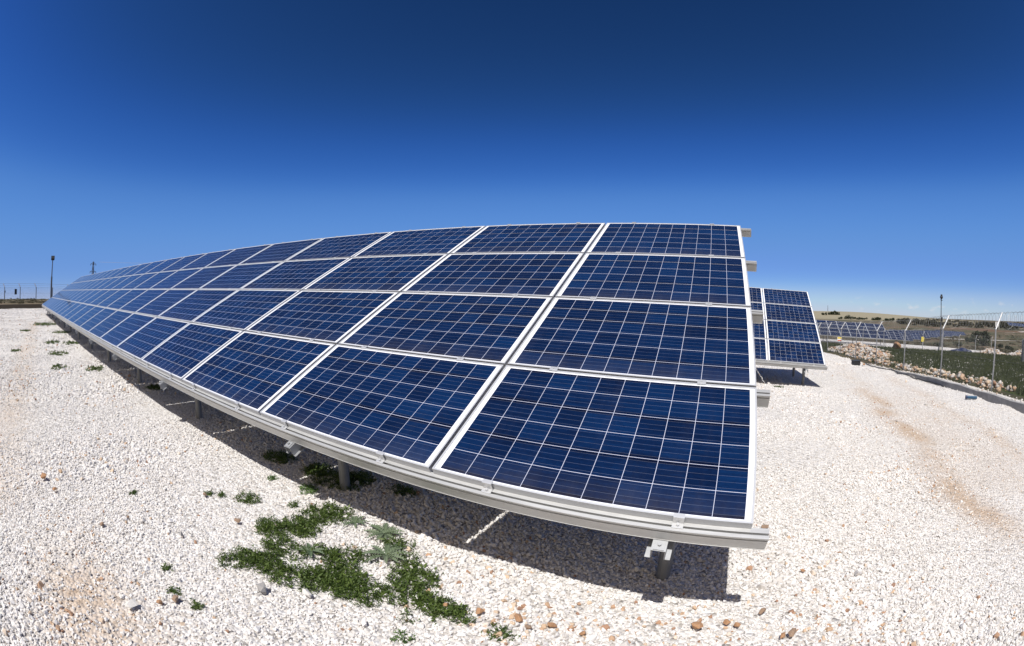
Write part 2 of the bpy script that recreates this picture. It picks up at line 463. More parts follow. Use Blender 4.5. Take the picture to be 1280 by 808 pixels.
# ------------------------------------------------------------------ solar array: table of panels on rails, sloping beams and posts
PW, PH, DX, DY = 1.65, .992, 1.672, 1.01
def panel_frame_mesh():
    b = MB(); w, h, t, d = PW / 2, PH / 2, .011, .040
    b.box((-w, -h, -d), (w, -h + t, 0)); b.box((-w, h - t, -d), (w, h, 0))
    b.box((-w, -h + t, -d), (-w + t, h - t, 0)); b.box((w - t, -h + t, -d), (w, h - t, 0))
    me = b.mesh('solar_panel', M_frame); return me
def cell_sheet_mesh():
    b = MB(); w, h, t = PW / 2 - .011, PH / 2 - .011, .0
    b.box((-w, -h, -.012), (w, h, -.004)); return b.mesh('cell_sheet', M_cell)
ME_FRAME, ME_CELL = panel_frame_mesh(), cell_sheet_mesh()

def axes_matrix(origin, ex, ey, ez):
    m = Matrix((ex, ey, ez)).transposed().to_4x4(); m.translation = origin; return m

def rail_profile(v0):            # hollow rail with a grooved top
    w = .060
    return [(v0, -.125), (v0, -.063), (v0 + .008, -.063), (v0 + .008, -.053), (v0, -.053), (v0, -.041), (v0 + .020, -.041), (v0 + .020, -.070), (v0 + .032, -.070), (v0 + .032, -.041),
            (v0 + w, -.041), (v0 + w, -.125)]

def post_local(mi, u, v, ztop):
    """foot straight under a point of the table: (top, foot) in table coordinates"""
    top_w = mi @ Vector((u, v, ztop)); foot_w = Vector((top_w.x, top_w.y, zf(top_w.x, top_w.y) - .25))
    return mi.inverted() @ top_w, mi.inverted() @ foot_w

def solar_array(label, group, m, ncol, beams, clamps=True, stubs=(.085, .09, .10, .115, .13)):
    t = thing('solar_array', label, 'solar array', group=group)
    t.matrix_world = m
    proto = None
    for c in range(ncol):
        for r in range(4):
            loc = (-.006 - c * DX - PW / 2, .004 + r * DY + PH / 2, 0)
            if proto is None:
                proto = link('solar_panel', ME_FRAME, t); proto.location = loc
                link('cell_sheet', ME_CELL, proto)
            else:
                q = dup_child(proto, t, loc)
                q.rotation_euler = (random.gauss(0, .0012), random.gauss(0, .0009), 0)
    L = ncol * DX
    for r in range(5):
        v0 = -.050 if r == 0 else (r * DY - .037 if r < 4 else 4 * DY - .045)
        e = stubs[r]
        b = MB(); b.prism(rail_profile(v0), -L - .07, e)
        b.box((-L - .068, v0 - .004, -.128), (e - .001, v0 + .064, -.1245))        # bottom lip
        b.build('rail', M_rail, t)
    # sloping hat-profile beams
    bp = MB(); prof = [(-.062, -.205), (-.062, -.201), (-.036, -.201), (-.036, -.130), (.036, -.130), (.036, -.201), (.062, -.201), (.062, -.205),
                       (.032, -.205), (.032, -.134), (-.032, -.134), (-.032, -.205)]
    bp.prism(prof, -.115, 4.11, axis='y')
    bp.box((-.026, -.112, -.1302), (.026, -.058, -.124)); bp.tube((0, -.085, -.124), (0, -.085, -.112), .010, seg=6)
    me_beam = bp.mesh('beam', M_galv)
    for u in beams:
        o = link('beam', me_beam, t); o.location = (u, 0, 0)
        for v in (.50, 2.95):
            a, f = post_local(m, u, v, -.150)
            d = (f - a).normalized()
            b = MB(); b.tube(a, f, .044, seg=16)
            b.tube(a + d * .10, a + d * .24, .049, seg=16)
            for s in (.13, .20):
                q = a + d * s; b.tube(q + Vector((-.062, 0, 0)), q + Vector((.062, 0, 0)), .008, seg=6)
            b.tube(a + d * .17 + Vector((0, -.06, -.01)), a + d * .17 + Vector((0, .06, .01)), .008, seg=6)
            b.build('post', M_post, t)
        a, f = post_local(m, u, 2.95, -.18); d = (f - a).normalized()
        p1 = a + d * (f - a).length * .55; p0 = Vector((u, 1.6, -.17))
        MB().tube(p0, p1, .020, seg=8).build('brace', M_galv, t)
    # clamps: the nearest hundred one by one, the rest in one piece
    mid = MB(); mid.box((-.027, -.021, .0015), (.027, .021, .0055)); mid.box((-.027, -.0075, -.040), (.027, .0075, .0015)); mid.tube((0, 0, .0055), (0, 0, .012), .0075, seg=6)
    end = MB(); end.box((-.027, -.0065, .0015), (.027, .014, .0055)); end.box((-.027, -.0105, -.0405), (.027, -.0065, .0055)); end.box((-.027, -.040, -.0405), (.027, -.0105, -.036)); end.tube((0, -.024, -.036), (0, -.024, -.024), .0085, seg=6)
    me_mid, me_end = mid.mesh('clamp', M_clamp), end.mesh('clamp', M_clamp)
    spots = []
    for c in range(ncol):
        for du in (-.355, -1.315):
            for r in range(5): spots.append((c, r, c * -DX + du))
    spots.sort(key=lambda s: s[0] + .15 * s[1])
    rest = MB()
    for i, (c, r, u) in enumerate(spots):
        me = me_end if r in (0, 4) else me_mid
        v = .004 if r == 0 else (4 * DY - .014 if r == 4 else r * DY - .005)
        if i < 100 and clamps:
            o = link('clamp', me, t); o.location = (u, v, 0)
            if r == 4: o.rotation_euler = (0, 0, math.pi)
        elif clamps:
            s = -1 if r == 4 else 1
            rest.add([(u + s * p.co.x, v + s * p.co.y, p.co.z) for p in me.vertices], [tuple(f.vertices) for f in me.polygons])
    if rest.v: tag(rest.build('clamp_row', M_clamp, t), kind='stuff')
    return t

H0 = .65
m_near = axes_matrix((0, 0, H0), Vector((.99927856, 0, -.0379784)), Vector((.01829102, .87638212, .48126897)), Vector((.03328359, -.48161643, .87574986)))
GROUP_ARR = 'tilted solar arrays on the white gravel'
solar_array('long solar array filling the foreground, four rows of blue panels running away to the left', GROUP_ARR, m_near, 22,
            [-.42] + [-2.92 - 2.8 * k for k in range(12)] + [-36.3])
yaw, sl2, ti2 = -.0148, -.0509, .5284
ex = Vector((math.cos(yaw) * math.cos(sl2), math.sin(yaw) * math.cos(sl2), math.sin(sl2)))
ey = Vector((-math.sin(yaw) * math.cos(ti2), math.cos(yaw) * math.cos(ti2), math.sin(ti2)))
ez = ex.cross(ey).normalized(); ey = ez.cross(ex)
m_second = axes_matrix((2.908, 10.126, .290), ex, ey, ez)
solar_array('second solar array standing behind the right end of the long foreground array', GROUP_ARR, m_second, 8,
            [-.55, -3.3, -6.1, -8.9, -11.7], stubs=(.05, .0, .0, .0, .0))

# ------------------------------------------------------------------ far solar arrays beyond the fence
NC = 16
def far_array(label, loc, group):
    t = thing('solar_array', label, 'solar array', group=group)
    t.matrix_world = axes_matrix(loc, Vector((math.cos(.035), 0, -math.sin(.035))), Vector((math.sin(.035) * math.sin(.51), math.cos(.51), math.sin(.51) * math.cos(.035))),
                                 Vector((math.cos(.51) * math.sin(.035), -math.sin(.51), math.cos(.51) * math.cos(.035))))
    return t
b = MB(); b.box((-NC * DX, 0, -.04), (0, 4 * DY, 0)); ME_FIELD = b.mesh('panel_field', M_field)
b = MB()
for r in range(5): b.box((-NC * DX - .06, r * DY - .05, -.12), (.1, r * DY + .01, -.041))
ME_FRAIL = b.mesh('rail', M_rail)
b = MB(); b.tube((0, .5, -.05), (.02, .5 - 1.15 * .49, -.05 - 1.15 * .87), .05, seg=6); ME_FP1 = b.mesh('post', M_post)
b = MB(); b.tube((0, 2.95, -.05), (.05, 2.95 - 2.5 * .49, -.05 - 2.5 * .87), .05, seg=6); ME_FP2 = b.mesh('post', M_post)
ordinal = ['nearest', 'second', 'third', 'fourth', 'fifth', 'sixth', 'seventh', 'eighth', 'ninth', 'tenth', 'eleventh', 'twelfth']
first_far = None
for kx in range(10):
    if kx == 0: fx, fy = CAM[0] + 70 * math.sin(math.radians(23.2)), CAM[1] + 70 * math.cos(math.radians(23.2))
    else:
        tt = (kx - 1) / 8; dd, aa = 118 + 200 * tt, math.radians(25.0 + 8.9 * tt ** .85); fx, fy = CAM[0] + dd * math.sin(aa), CAM[1] + dd * math.cos(aa)
    loc = (fx, fy, zf(fx, fy) + .95)
    lab = f'{ordinal[kx]} row of distant dark blue panels beyond the fence, counted from the front'
    if kx == 9: lab = 'farthest row of distant dark blue panels beyond the fence, ending farthest right'
    if first_far is None:
        t = far_array(lab, loc, 'distant solar arrays beyond the fence'); first_far = t
        link('panel_field', ME_FIELD, t); link('rail', ME_FRAIL, t)
        for j in range(6):
            for me in (ME_FP1, ME_FP2):
                o = link('post', me, t); o.location = (-.6 - j * 5.0, 0, 0)
    else:
        o = first_far.copy(); C.objects.link(o); o.location = loc; o['label'] = lab
        for ch in first_far.children: dup_child(ch, o)
for j, (fx, fy) in enumerate([(352, 372), (385, 366)]):
    o = first_far.copy(); C.objects.link(o); o.location = (fx, fy, zf(fx, fy) + 2.5); o.scale = (1.4, 1.4, 1.4)
    o['label'] = ['tiny dark blue solar row on the far plain just right of the white shed', 'tiny dark blue solar row on the far plain at the right edge of the picture'][j]
    for ch in first_far.children: dup_child(ch, o)

# ------------------------------------------------------------------ rocks
def hull_mesh(name, mat, n=14, seed=0, squash=(1, 1, .7), smooth=False):
    r = random.Random(seed); bm = bmesh.new()
    for _ in range(n):
        v = Vector((r.gauss(0, 1), r.gauss(0, 1), r.gauss(0, 1))).normalized() * r.uniform(.62, 1.0)
        bm.verts.new((v.x * squash[0], v.y * squash[1], v.z * squash[2]))
    res = bmesh.ops.convex_hull(bm, input=bm.verts)
    for v in [v for v in bm.verts if not v.link_faces]: bm.verts.remove(v)
    bmesh.ops.recalc_face_normals(bm, faces=bm.faces)
    me = bpy.data.meshes.new(name); bm.to_mesh(me); bm.free()
    if mat: me.materials.append(mat)
    return me
def hull_arrays(n, seed, squash=(1, 1, .75)):
    me = hull_mesh('tmp', None, n, seed, squash)
    V = np.array([tuple(v.co) for v in me.vertices]); F = np.array([tuple(p.vertices) for p in me.polygons if len(p.vertices) == 3])
    bpy.data.meshes.remove(me); return V, F

def stone_material(name, per_instance=False):
    k = NT(name)
    if per_instance:
        tone = k.n('ShaderNodeAttribute', attribute_name='tone', attribute_type='INSTANCER').outputs['Fac']
    else:
        tone = k.n('ShaderNodeAttribute', attribute_name='tone').outputs['Fac']
    col = k.ramp(tone, [(0, (.34, .32, .295)), (.05, (.52, .495, .465)), (.28, (.67, .65, .62)), (.62, (.75, .73, .705)), (.80, (.80, .775, .745)), (.86, (.60, .47, .34)), (.92, (.50, .34, .21)), (.97, (.36, .19, .10)), (1, (.26, .13, .075))])
    f = k.noise(60, 3, .6, k.obj())
    col = k.mix(k.math('MULTIPLY', f, .3), col, (.52, .465, .41))
    k.l(col, k.b.inputs['Base Color']); k.set(Roughness=.92); k.b.inputs['Specular IOR Level'].default_value = .2
    return k.m
M_gravel = stone_material('crushed_limestone', True)
M_rubble = stone_material('rubble_stone', False)

# gravel: angular stones instanced on scattered points (nobody could count them)
def gravel_tree():
    g = bpy.data.node_groups.new('gravel_scatter', 'GeometryNodeTree')
    g.interface.new_socket('Geometry', in_out='INPUT', socket_type='NodeSocketGeometry')
    g.interface.new_socket('Geometry', in_out='OUTPUT', socket_type='NodeSocketGeometry')
    N = lambda t: g.nodes.new(t)
    gi, go = N('NodeGroupInput'), N('NodeGroupOutput')
    join = N('GeometryNodeJoinGeometry')
    for s in range(10):
        pts = N('GeometryNodePoints'); pts.inputs['Count'].default_value = 13
        rv = N('FunctionNodeRandomValue'); rv.data_type = 'FLOAT_VECTOR'
        rv.inputs[0].default_value = (-1, -1, -1); rv.inputs[1].default_value = (1, 1, 1); rv.inputs['Seed'].default_value = 31 * s + 5
        nm = N('ShaderNodeVectorMath'); nm.operation = 'NORMALIZE'; g.links.new(rv.outputs[0], nm.inputs[0])
        ml = N('ShaderNodeVectorMath'); ml.operation = 'MULTIPLY'; ml.inputs[1].default_value = (1.0, .66 + .035 * s, .58 + .035 * s)
        g.links.new(nm.outputs[0], ml.inputs[0]); g.links.new(ml.outputs[0], pts.inputs['Position'])
        hull = N('GeometryNodeConvexHull'); g.links.new(pts.outputs[0], hull.inputs[0])
        sm = N('GeometryNodeSetMaterial'); sm.inputs['Material'].default_value = M_gravel; g.links.new(hull.outputs[0], sm.inputs[0])
        ti = N('GeometryNodeGeometryToInstance'); g.links.new(sm.outputs[0], ti.inputs[0]); g.links.new(ti.outputs[0], join.inputs[0])
    iop = N('GeometryNodeInstanceOnPoints'); iop.inputs['Pick Instance'].default_value = True
    g.links.new(gi.outputs[0], iop.inputs['Points']); g.links.new(join.outputs[0], iop.inputs['Instance'])
    ri = N('FunctionNodeRandomValue'); ri.data_type = 'INT'; ri.inputs[4].default_value = 0; ri.inputs[5].default_value = 9
    g.links.new(ri.outputs[2], iop.inputs['Instance Index'])
    rr = N('FunctionNodeRandomValue'); rr.data_type = 'FLOAT_VECTOR'; rr.inputs[0].default_value = (-.9, -.9, 0); rr.inputs[1].default_value = (.9, .9, 6.283)
    g.links.new(rr.outputs[0], iop.inputs['Rotation'])
    na = N('GeometryNodeInputNamedAttribute'); na.data_type = 'FLOAT'; na.inputs['Name'].default_value = 'size'
    g.links.new(na.outputs[0], iop.inputs['Scale'])
    g.links.new(iop.outputs[0], go.inputs[0])
    return g

def scatter_gravel():
    cx, cy = CAM[0], CAM[1]
    P = []; S = []; T = []
    # rings round the viewpoint: (r0, r1, stones per square metre, smallest, largest radius)
    for r0, r1, dens, s0, s1 in ((.7, 4.2, 2900, .0056, .0195), (4.2, 7.5, 1500, .0075, .022), (7.5, 13, 480, .011, .031), (13, 30, 110, .015, .044), (30, 52, 45, .02, .055)):
        n = int(math.pi * (r1 * r1 - r0 * r0) * dens)
        r = np.sqrt(RNG.uniform(r0 * r0, r1 * r1, n)); a = RNG.uniform(-math.pi, math.pi, n)
        x = cx + r * np.sin(a); y = cy + r * np.cos(a)
        keep = (y > cy - 2.5) & (x < WALL_X - .05)
        if r0 > 25: keep &= (x < -20) & (np.abs(y + 1) < 9) & (x > -48.4)
        keep &= ~((y > 5.0) & (x < -1.5) & (r < 13)) & ~((y > 3.5) & (x < -6))    # right behind the long array: never seen
        ad = np.degrees(np.abs((a + .445 + math.pi) % (2 * math.pi) - math.pi))
        keep &= ad < 88
        x, y = x[keep], y[keep]; k = len(x)
        sz = s0 + (s1 - s0) * RNG.beta(1.3, 3.2, k)
        dust = zone_dust(x, y)
        clump = .5 + .5 * np.sin(1.3 * x + 2.0 * np.sin(.8 * y)) * np.sin(1.1 * y + 1.7 * np.sin(.6 * x))
        coarse = sstep(.55, .95, clump); fine = np.maximum(sstep(.45, .10, clump), .85 * sstep(1.5, 2.8, x) * (1 - sstep(14, 22, y))); sz *= (1 + .40 * coarse) * (1 - .38 * fine)
        rusty = np.exp(-((y + .12 - .10 * x) / .30) ** 2) * sstep(-1.5, -1.1, x) * (1 - sstep(.6, 1.3, x))
        tone = RNG.uniform(.03, .80, k)
        orange = RNG.uniform(0, 1, k) < (.011 + .10 * dust + .014 * coarse + .07 * rusty)
        tone[orange] = RNG.uniform(.83, 1.0, orange.sum())
        big = RNG.uniform(0, 1, k) < .006; sz[big] *= RNG.uniform(1.4, 2.2, big.sum())
        sz[orange] *= 1.25; tone = np.where(~orange, tone - .30 * dust * RNG.uniform(0, 1, k), tone); tone = np.clip(tone, .0, 1)
        kp = RNG.uniform(0, 1, k) > np.maximum(.86 * dust, .25 * fine); x, y, sz, tone = x[kp], y[kp], sz[kp], tone[kp]; k = len(x)
        P.append(np.stack([x, y, Z(x, y) + small_relief(x, y) + sz * RNG.uniform(-.05, .55, k)], 1)); S.append(sz); T.append(tone)
    P, S, T = np.concatenate(P), np.concatenate(S), np.concatenate(T)
    me = bpy.data.meshes.new('gravel'); me.vertices.add(len(P)); me.vertices.foreach_set('co', P.astype(np.float32).ravel())
    for nm, arr in (('size', S), ('tone', T)):
        a = me.attributes.new(nm, 'FLOAT', 'POINT'); a.data.foreach_set('value', arr.astype(np.float32))
    me.materials.append(M_gravel)
    o = tag(link('gravel', me), 'loose white crushed limestone gravel covering the ground', kind='stuff'); o['category'] = 'gravel'
    md = o.modifiers.new('scatter', 'NODES'); md.node_group = gravel_tree()
    print('gravel stones', len(P))
scatter_gravel()

# rubble heaps: many broken rocks in one mesh each
def rubble(name, label, spots, mat=M_rubble):
    """spots: list of (x, y, z, radius, tone)"""
    protos = [hull_arrays(13, 100 + i, (1, .8, .68)) for i in range(9)]
    VV, FF, TT = [], [], []; off = 0
    for (x, y, z, r, tn) in spots:
        V, F = protos[random.randrange(9)]
        R = np.array(Matrix.Rotation(random.uniform(0, 6.28), 3, 'Z') @ Matrix.Rotation(random.uniform(-.9, .9), 3, 'X'))
        VV.append((V * r) @ R.T + np.array([x, y, z])); FF.append(F + off); TT.append(np.full(len(V), tn)); off += len(V)
    me = np_mesh(name, np.concatenate(VV), np.concatenate(FF), mat)
    a = me.attributes.new('tone', 'FLOAT', 'POINT'); a.data.foreach_set('value', np.concatenate(TT).astype(np.float32))
    o = tag(link(name, me), label, kind='stuff'); o['category'] = 'rubble'; return o
def rock_tone(p_orange=.35):
    return random.uniform(.83, .99) if random.random() < p_orange else random.uniform(0.0, .14)
def heap(cx, cy, rx, ry, h, n, r0, r1, po):
    out = []
    for _ in range(n):
        a, q = random.uniform(0, 6.283), math.sqrt(random.random())
        x, y = cx + rx * q * math.cos(a), cy + ry * q * math.sin(a)
        hh = h * (1 - q) ** 1.1
        r = r0 + (r1 - r0) * random.random() ** 2
        out.append((x, y, zf(x, y) + hh * random.uniform(.55, 1.0) + r * .2, r, rock_tone(po)))
    return out
sp = []
for _ in range(2200):                                         # strip of broken rock between the fence and the field
    y = random.uniform(6.5, 26); x = 9.55 + .012 * max(0, y - 8) ** 1.2 + random.gauss(0, .34) + .12 * math.sin(y * 1.7)
    dens = .45 + .55 * math.sin(y * .9 + 1.0) ** 2
    if random.random() > dens or abs(y - 8.4) < .9: continue
    r = .035 + .15 * random.random() ** 3
    sp.append((x, y, zf(x, y) + r * random.uniform(.1, .9), r, rock_tone(.66)))
rubble('rubble', 'low ridge of orange and white broken rock along the back of the fence', sp)
sp = heap(11.6, 32.5, 2.3, 5.8, .78, 1500, .06, .27, .62) + heap(10.6, 27.0, 1.5, 3.0, .55, 500, .05, .22, .55) + heap(14.0, 38, 3.0, 4.0, .45, 600, .06, .24, .4)
rubble('rubble', 'big heap of orange and white broken rock right of the second solar array', sp)
sp = heap(39.5, 49.5, 3.2, 2.6, .9, 700, .08, .32, .35) + heap(43.8, 47.2, 2.6, 2.6, .95, 600, .08, .34, .4)
rubble('rubble', 'heap of pale broken rock at the far side of the green field near the right edge', sp)
sp = []
for _ in range(420):
    y = random.uniform(2.0, 21); x = WALL_X + random.uniform(.12, .55); r = .015 + .05 * random.random() ** 2
    sp.append((x, y, zf(x + .1, y) + r * .4, r, rock_tone(.12)))
rubble('rubble', 'white stones spilled along the top of the low concrete wall', sp)

# ------------------------------------------------------------------ low concrete wall under the fence
def wall_mat():
    k = NT('rough_concrete'); c = k.obj()
    f = k.noise(2.2, 6, .7, c); f2 = k.noise(22, 4, .6, c)
    col = k.ramp(f, [(.3, (.17, .17, .17)), (.5, (.26, .255, .25)), (.7, (.38, .37, .35))])
    k.l(k.mix(k.math('MULTIPLY', f2, .3), col, (.33, .32, .30)), k.b.inputs['Base Color'])
    k.set(Roughness=.9); k.bump(f2, .01, .6); return k.m
M_wall = wall_mat()
b = MB(); yv = list(np.arange(-4, 22.01, .5))
for i in range(len(yv) - 1):
    y0, y1 = yv[i], yv[i + 1]
    for (x0, x1) in ((WALL_X - .02, WALL_X + .16),):
        z = [(zf(x0 - .1, y) - .3, zf(WALL_X + .3, y) + .015 + .012 * math.sin(y * 3.1)) for y in (y0, y1)]
        b.add([(x0, y0, z[0][0]), (x1, y0, z[0][0]), (x1, y1, z[1][0]), (x0, y1, z[1][0]), (x0, y0, z[0][1]), (x1, y0, z[0][1]), (x1, y1, z[1][1]), (x0, y1, z[1][1])],
              [(4, 5, 6, 7), (3, 0, 4, 7), (1, 2, 6, 5)] + ([(0, 1, 5, 4)] if i == 0 else []) + ([(2, 3, 7, 6)] if i == len(yv) - 2 else []))
bm = None
o = b.build('concrete_wall', M_wall)
tag(o, 'low grey concrete wall edging the gravel in front of the chain link fence', 'wall')

# ------------------------------------------------------------------ chain link fences
def chain_fence(name, label, pts, lean, h=1.68, arm=.55, step=.075, wr=.0019, post_r=.028, coil=True, slack=0.0, group=None, mat=None):
    """pts: post feet on the ground; lean: outward horizontal direction of the bent arms"""
    mat = mat or M_fpost
    base = pts[0]
    t = thing(name, label, 'fence', (base[0], base[1], zf(base[0], base[1])), group=group)
    o0 = Vector(t.location); P = [Vector((x, y, zf(x, y))) - o0 for (x, y) in pts]
    ln = Vector((lean[0], lean[1], 0)).normalized() * arm * .58; tipv = ln + Vector((0, 0, arm * .81))
    for p in P:
        b = MB(); top = p + Vector((0, 0, h))
        b.tube(p - Vector((0, 0, .2)), top, post_r, seg=10); post = b.build('post', mat, t)
        b = MB(); b.tube(top - Vector((0, 0, .01)), top + tipv, post_r * .95, seg=10); b.build('arm', M_farm, post)
    w = MB()
    for a, c in zip(P[:-1], P[1:]):
        L = (c - a).length; n = max(2, int(L / step)); hh = h - .03
        for i in range(-int(hh / step), n):
            for s in (1, -1):
                x0 = i * step; x1 = x0 + hh; t0, t1 = max(0, -x0) / hh, min(1, (L - x0) / hh)
                if t1 <= t0: continue
                q = []
                for tt in (t0, t1):
                    xx = x0 + hh * tt; xx = xx if s == 1 else L - xx
                    q.append(a.lerp(c, xx / L) + Vector((0, 0, .03 + hh * tt)))
                w.tube(q[0], q[1], wr, seg=3, caps=False)
        for zz in (.06, h * .5, h - .02): w.tube(a + Vector((0, 0, zz)), c + Vector((0, 0, zz)), wr * 1.5, seg=3, caps=False)
    w.build('wire_mesh', M_wire, t)
    bw = MB()
    for a, c in zip(P[:-1], P[1:]):
        top = Vector((0, 0, h))
        for fr in (.45, .97): bw.tube(a + top + tipv * fr, c + top + tipv * fr, wr * (1.6 if fr < .9 else 2.4), seg=3, caps=False)
        if coil:
            L = (c - a).length; turns = int(L / .22); d = (c - a).normalized(); n = turns * 12
            side = tipv.normalized(); up_ = d.cross(side); pts2 = []
            for i in range(n + 1):
                ph = 2 * math.pi * i / 12
                pts2.append(a + top + d * (L * i / n) + side * (arm * .52 + .24 * math.cos(ph)) + up_ * .20 * math.sin(ph))
            bw.path(pts2, wr * 2.2, 3)
    bw.build('barbed_wire', M_wire, t)
    return t
M_fpost = alu('fence_post_galvanised', (.40, .41, .42), .5, .4, .2)
M_farm = alu('fence_arm_galvanised', (.72, .73, .74), .42, .4, .1)
M_wire = simple('fence_wire', (.22, .225, .23), .55, .4)
pts = [(8.72 + .02 * math.sin(i * 2.1), 1.9 + 3.8 * i) for i in range(0, 14)]
pts = [(x + (.012 * (y - 24) if y > 24 else 0), y) for x, y in pts]
fence = chain_fence('chain_link_fence', 'galvanised chain link fence with bent arms and coiled wire along the low concrete wall', pts, (1, .12))

# farther fence round the distant farm
pts = [(15 + 3.3 * i, 60.5 - .45 * i) for i in range(10)]
chain_fence('chain_link_fence', 'faint far chain link fence crossing behind the green field in front of the distant panels', pts, (0, -1), h=1.9, step=.30, wr=.004, post_r=.04, coil=False)
# fence on the ridge at the left end
pts = [(-98 + .6 * i, -14 + 3.9 * i) for i in range(9)]
chain_fence('chain_link_fence', 'dark chain link fence with bent arms along the ridge at the left horizon', pts, (-.3, -1), h=2.15, arm=.8, step=.32, wr=.006, post_r=.085, coil=False, mat=simple('fence_post_dark', (.13, .14, .15), .6))

# ------------------------------------------------------------------ fence sign
p6y = 1.9 + 3.8 * 7
t = thing('warning_sign', 'small yellow and white warning plate hung on a fence post left of the rock heap', 'sign', (8.66, p6y - .12, zf(8.72, p6y) + 1.02))
MB().box((-.17, -.006, -.14), (.17, .006, .14)).build('plate', M_white, t)
MB().box((-.15, -.009, .03), (.15, -.0065, .125)).build('yellow_field', simple('sign_yellow', (.75, .55, .03), .5), t)
MB().box((-.15, -.009, -.115), (.15, -.0065, -.055)).build('red_field', simple('sign_red', (.55, .08, .05), .5), t)

# ------------------------------------------------------------------ camera mast beyond the fence
mx, my = 29.9, 49.8; mz = zf(mx, my)
t = thing('camera_mast', 'tall slim mast with a round camera head standing beyond the fence on the right', 'mast', (mx, my, mz))
b = MB(); b.tube((0, 0, -.2), (0, 0, 3.4), .11, .10, seg=12); b.tube((0, 0, 3.4), (0, 0, 6.0), .07, .055, seg=12); b.build('pole', simple('mast_steel', (.16, .17, .18), .5, .5), t)
b = MB(); b.box((-.14, -.26, 3.5), (.14, -.11, 4.0)); b.build('control_box', M_dark, t)
b = MB(); b.box((-.03, -.35, 5.9), (.03, .03, 5.98)); b.tube((0, 0, 5.98), (0, 0, 6.2), .09, .05, seg=10); b.build('bracket', M_dark, t)
bm = bmesh.new(); bmesh.ops.create_uvsphere(bm, u_segments=16, v_segments=10, radius=.22); bmesh.ops.translate(bm, verts=bm.verts, vec=(0, -.10, 6.30))
me = bpy.data.meshes.new('camera_dome'); bm.to_mesh(me); bm.free(); me.materials.append(simple('camera_dome', (.05, .05, .06), .25)); link('camera_dome', me, t)
b = MB(); b.tube((0, -.10, 6.28), (.02, -.10, 6.62), .17, .13, seg=12); b.build('hood', M_dark, t)
b = MB(); b.box((-.22, -.2, 0), (.22, .2, .55)); b.build('footing', simple('mast_footing', (.55, .54, .52), .8), t)

# ------------------------------------------------------------------ lamp mast at the left end
lx, ly = -59.0, 2.5; lz = zf(lx, ly)
t = thing('lamp_mast', 'tall lamp mast with a dark floodlight head at the far left', 'lamp mast', (lx, ly, lz))
M_lpole = simple('lamp_mast_paint', (.10, .11, .13), .5, .4)
b = MB(); b.tube((0, 0, -.3), (0, 0, 2.9), .13, .12, seg=12); b.tube((0, 0, 2.9), (0, 0, 4.75), .08, .06, seg=12); b.build('pole', M_lpole, t)
b = MB(); b.box((-.05, -.2, 4.72), (.05, .2, 4.80)); b.build('crossbar', M_lpole, t)
b = MB(); mm = Matrix.Translation((.08, 0, 5.0)) @ Matrix.Rotation(-.5, 4, 'Y'); b.box((-.14, -.25, -.19), (.14, .25, .19), mm); b.build('floodlight', M_dark, t)

# things on and by the left fence
def on_ridge(y): return -98 + .6 * (y + 14) / 3.9
y0 = -3.4; t = thing('cabinet', 'dark box fixed on the left horizon fence between two posts', 'box', (on_ridge(y0) + .2, y0, zf(on_ridge(y0), y0)))
b = MB(); b.box((-.15, -.28, .85), (.15, .28, 1.75)); b.build('body', M_dark, t)
b = MB(); b.box((-.17, -.31, 1.751), (.19, .31, 1.80)); b.build('lid', M_lpole, t)
y0 = -6.1; t = thing('sign_plate', 'tiny dark plate on the left horizon fence, left of the dark box', 'sign', (on_ridge(y0) + .15, y0, zf(on_ridge(y0), y0)))
b = MB(); b.box((-.012, -.14, 1.2), (.012, .14, 1.55)); b.build('plate', M_dark, t)
b = MB(); b.tube((-.02, 0, 0), (-.02, 0, 1.3), .02, seg=6); b.build('stake', M_dark, t)
x0, y0 = -52.0, -5.0; t = thing('marker_post', 'short white marker post leaning on the brown bank at the far left', 'post', (x0, y0, zf(x0, y0)))
b = MB(); b.tube((0, 0, -.2), (.0, .10, .85), .035, .03, seg=8); b.build('shaft', M_white, t)
b = MB(); b.tube((0, .10, .85), (.0, .112, .93), .042, .036, seg=8); b.build('cap', M_white, t)

# electricity pylon and its line
def lattice_tower(name, label, loc, h, w, cat='pylon', parent_arm=True):
    t = thing(name, label, cat, loc)
    b = MB(); n = 7
    lv = [(h * i / n, w * (1 - .72 * i / n)) for i in range(n + 1)]
    for (za, wa), (zb, wb) in zip(lv[:-1], lv[1:]):
        ca = [Vector((sx * wa, sy * wa, za)) for sx, sy in ((-1, -1), (1, -1), (1, 1), (-1, 1))]
        cb = [Vector((sx * wb, sy * wb, zb)) for sx, sy in ((-1, -1), (1, -1), (1, 1), (-1, 1))]
        for i in range(4):
            j = (i + 1) % 4
            b.tube(ca[i], cb[i], h * .007, seg=4); b.tube(ca[i], cb[j], h * .0045, seg=4); b.tube(ca[j], cb[i], h * .0045, seg=4); b.tube(cb[i], cb[j], h * .0045, seg=4)
    b.build('tower', M_pyl, t)
    for zz, ww in ((h * .70, h * .11), (h * .93, h * .10)):
        b = MB(); b.tube((0, -ww, zz), (0, ww, zz), h * .008, seg=4); b.tube((0, -ww, zz), (0, 0, zz + h * .06), h * .005, seg=4); b.tube((0, ww, zz), (0, 0, zz + h * .06), h * .005, seg=4)
        for s in (-1, 1): b.tube((0, s * ww, zz), (0, s * ww, zz - h * .045), h * .010, seg=5)
        b.build('crossarm', M_pyl, t)
    return t
M_pyl = simple('pylon_steel', (.16, .17, .19), .6, .3)
px_, py_ = -420.0, 73.0
lattice_tower('electricity_pylon', 'distant lattice electricity pylon above the far end of the long array', (px_, py_, 14.0), 28.0, 1.7)
b = MB(); q = []
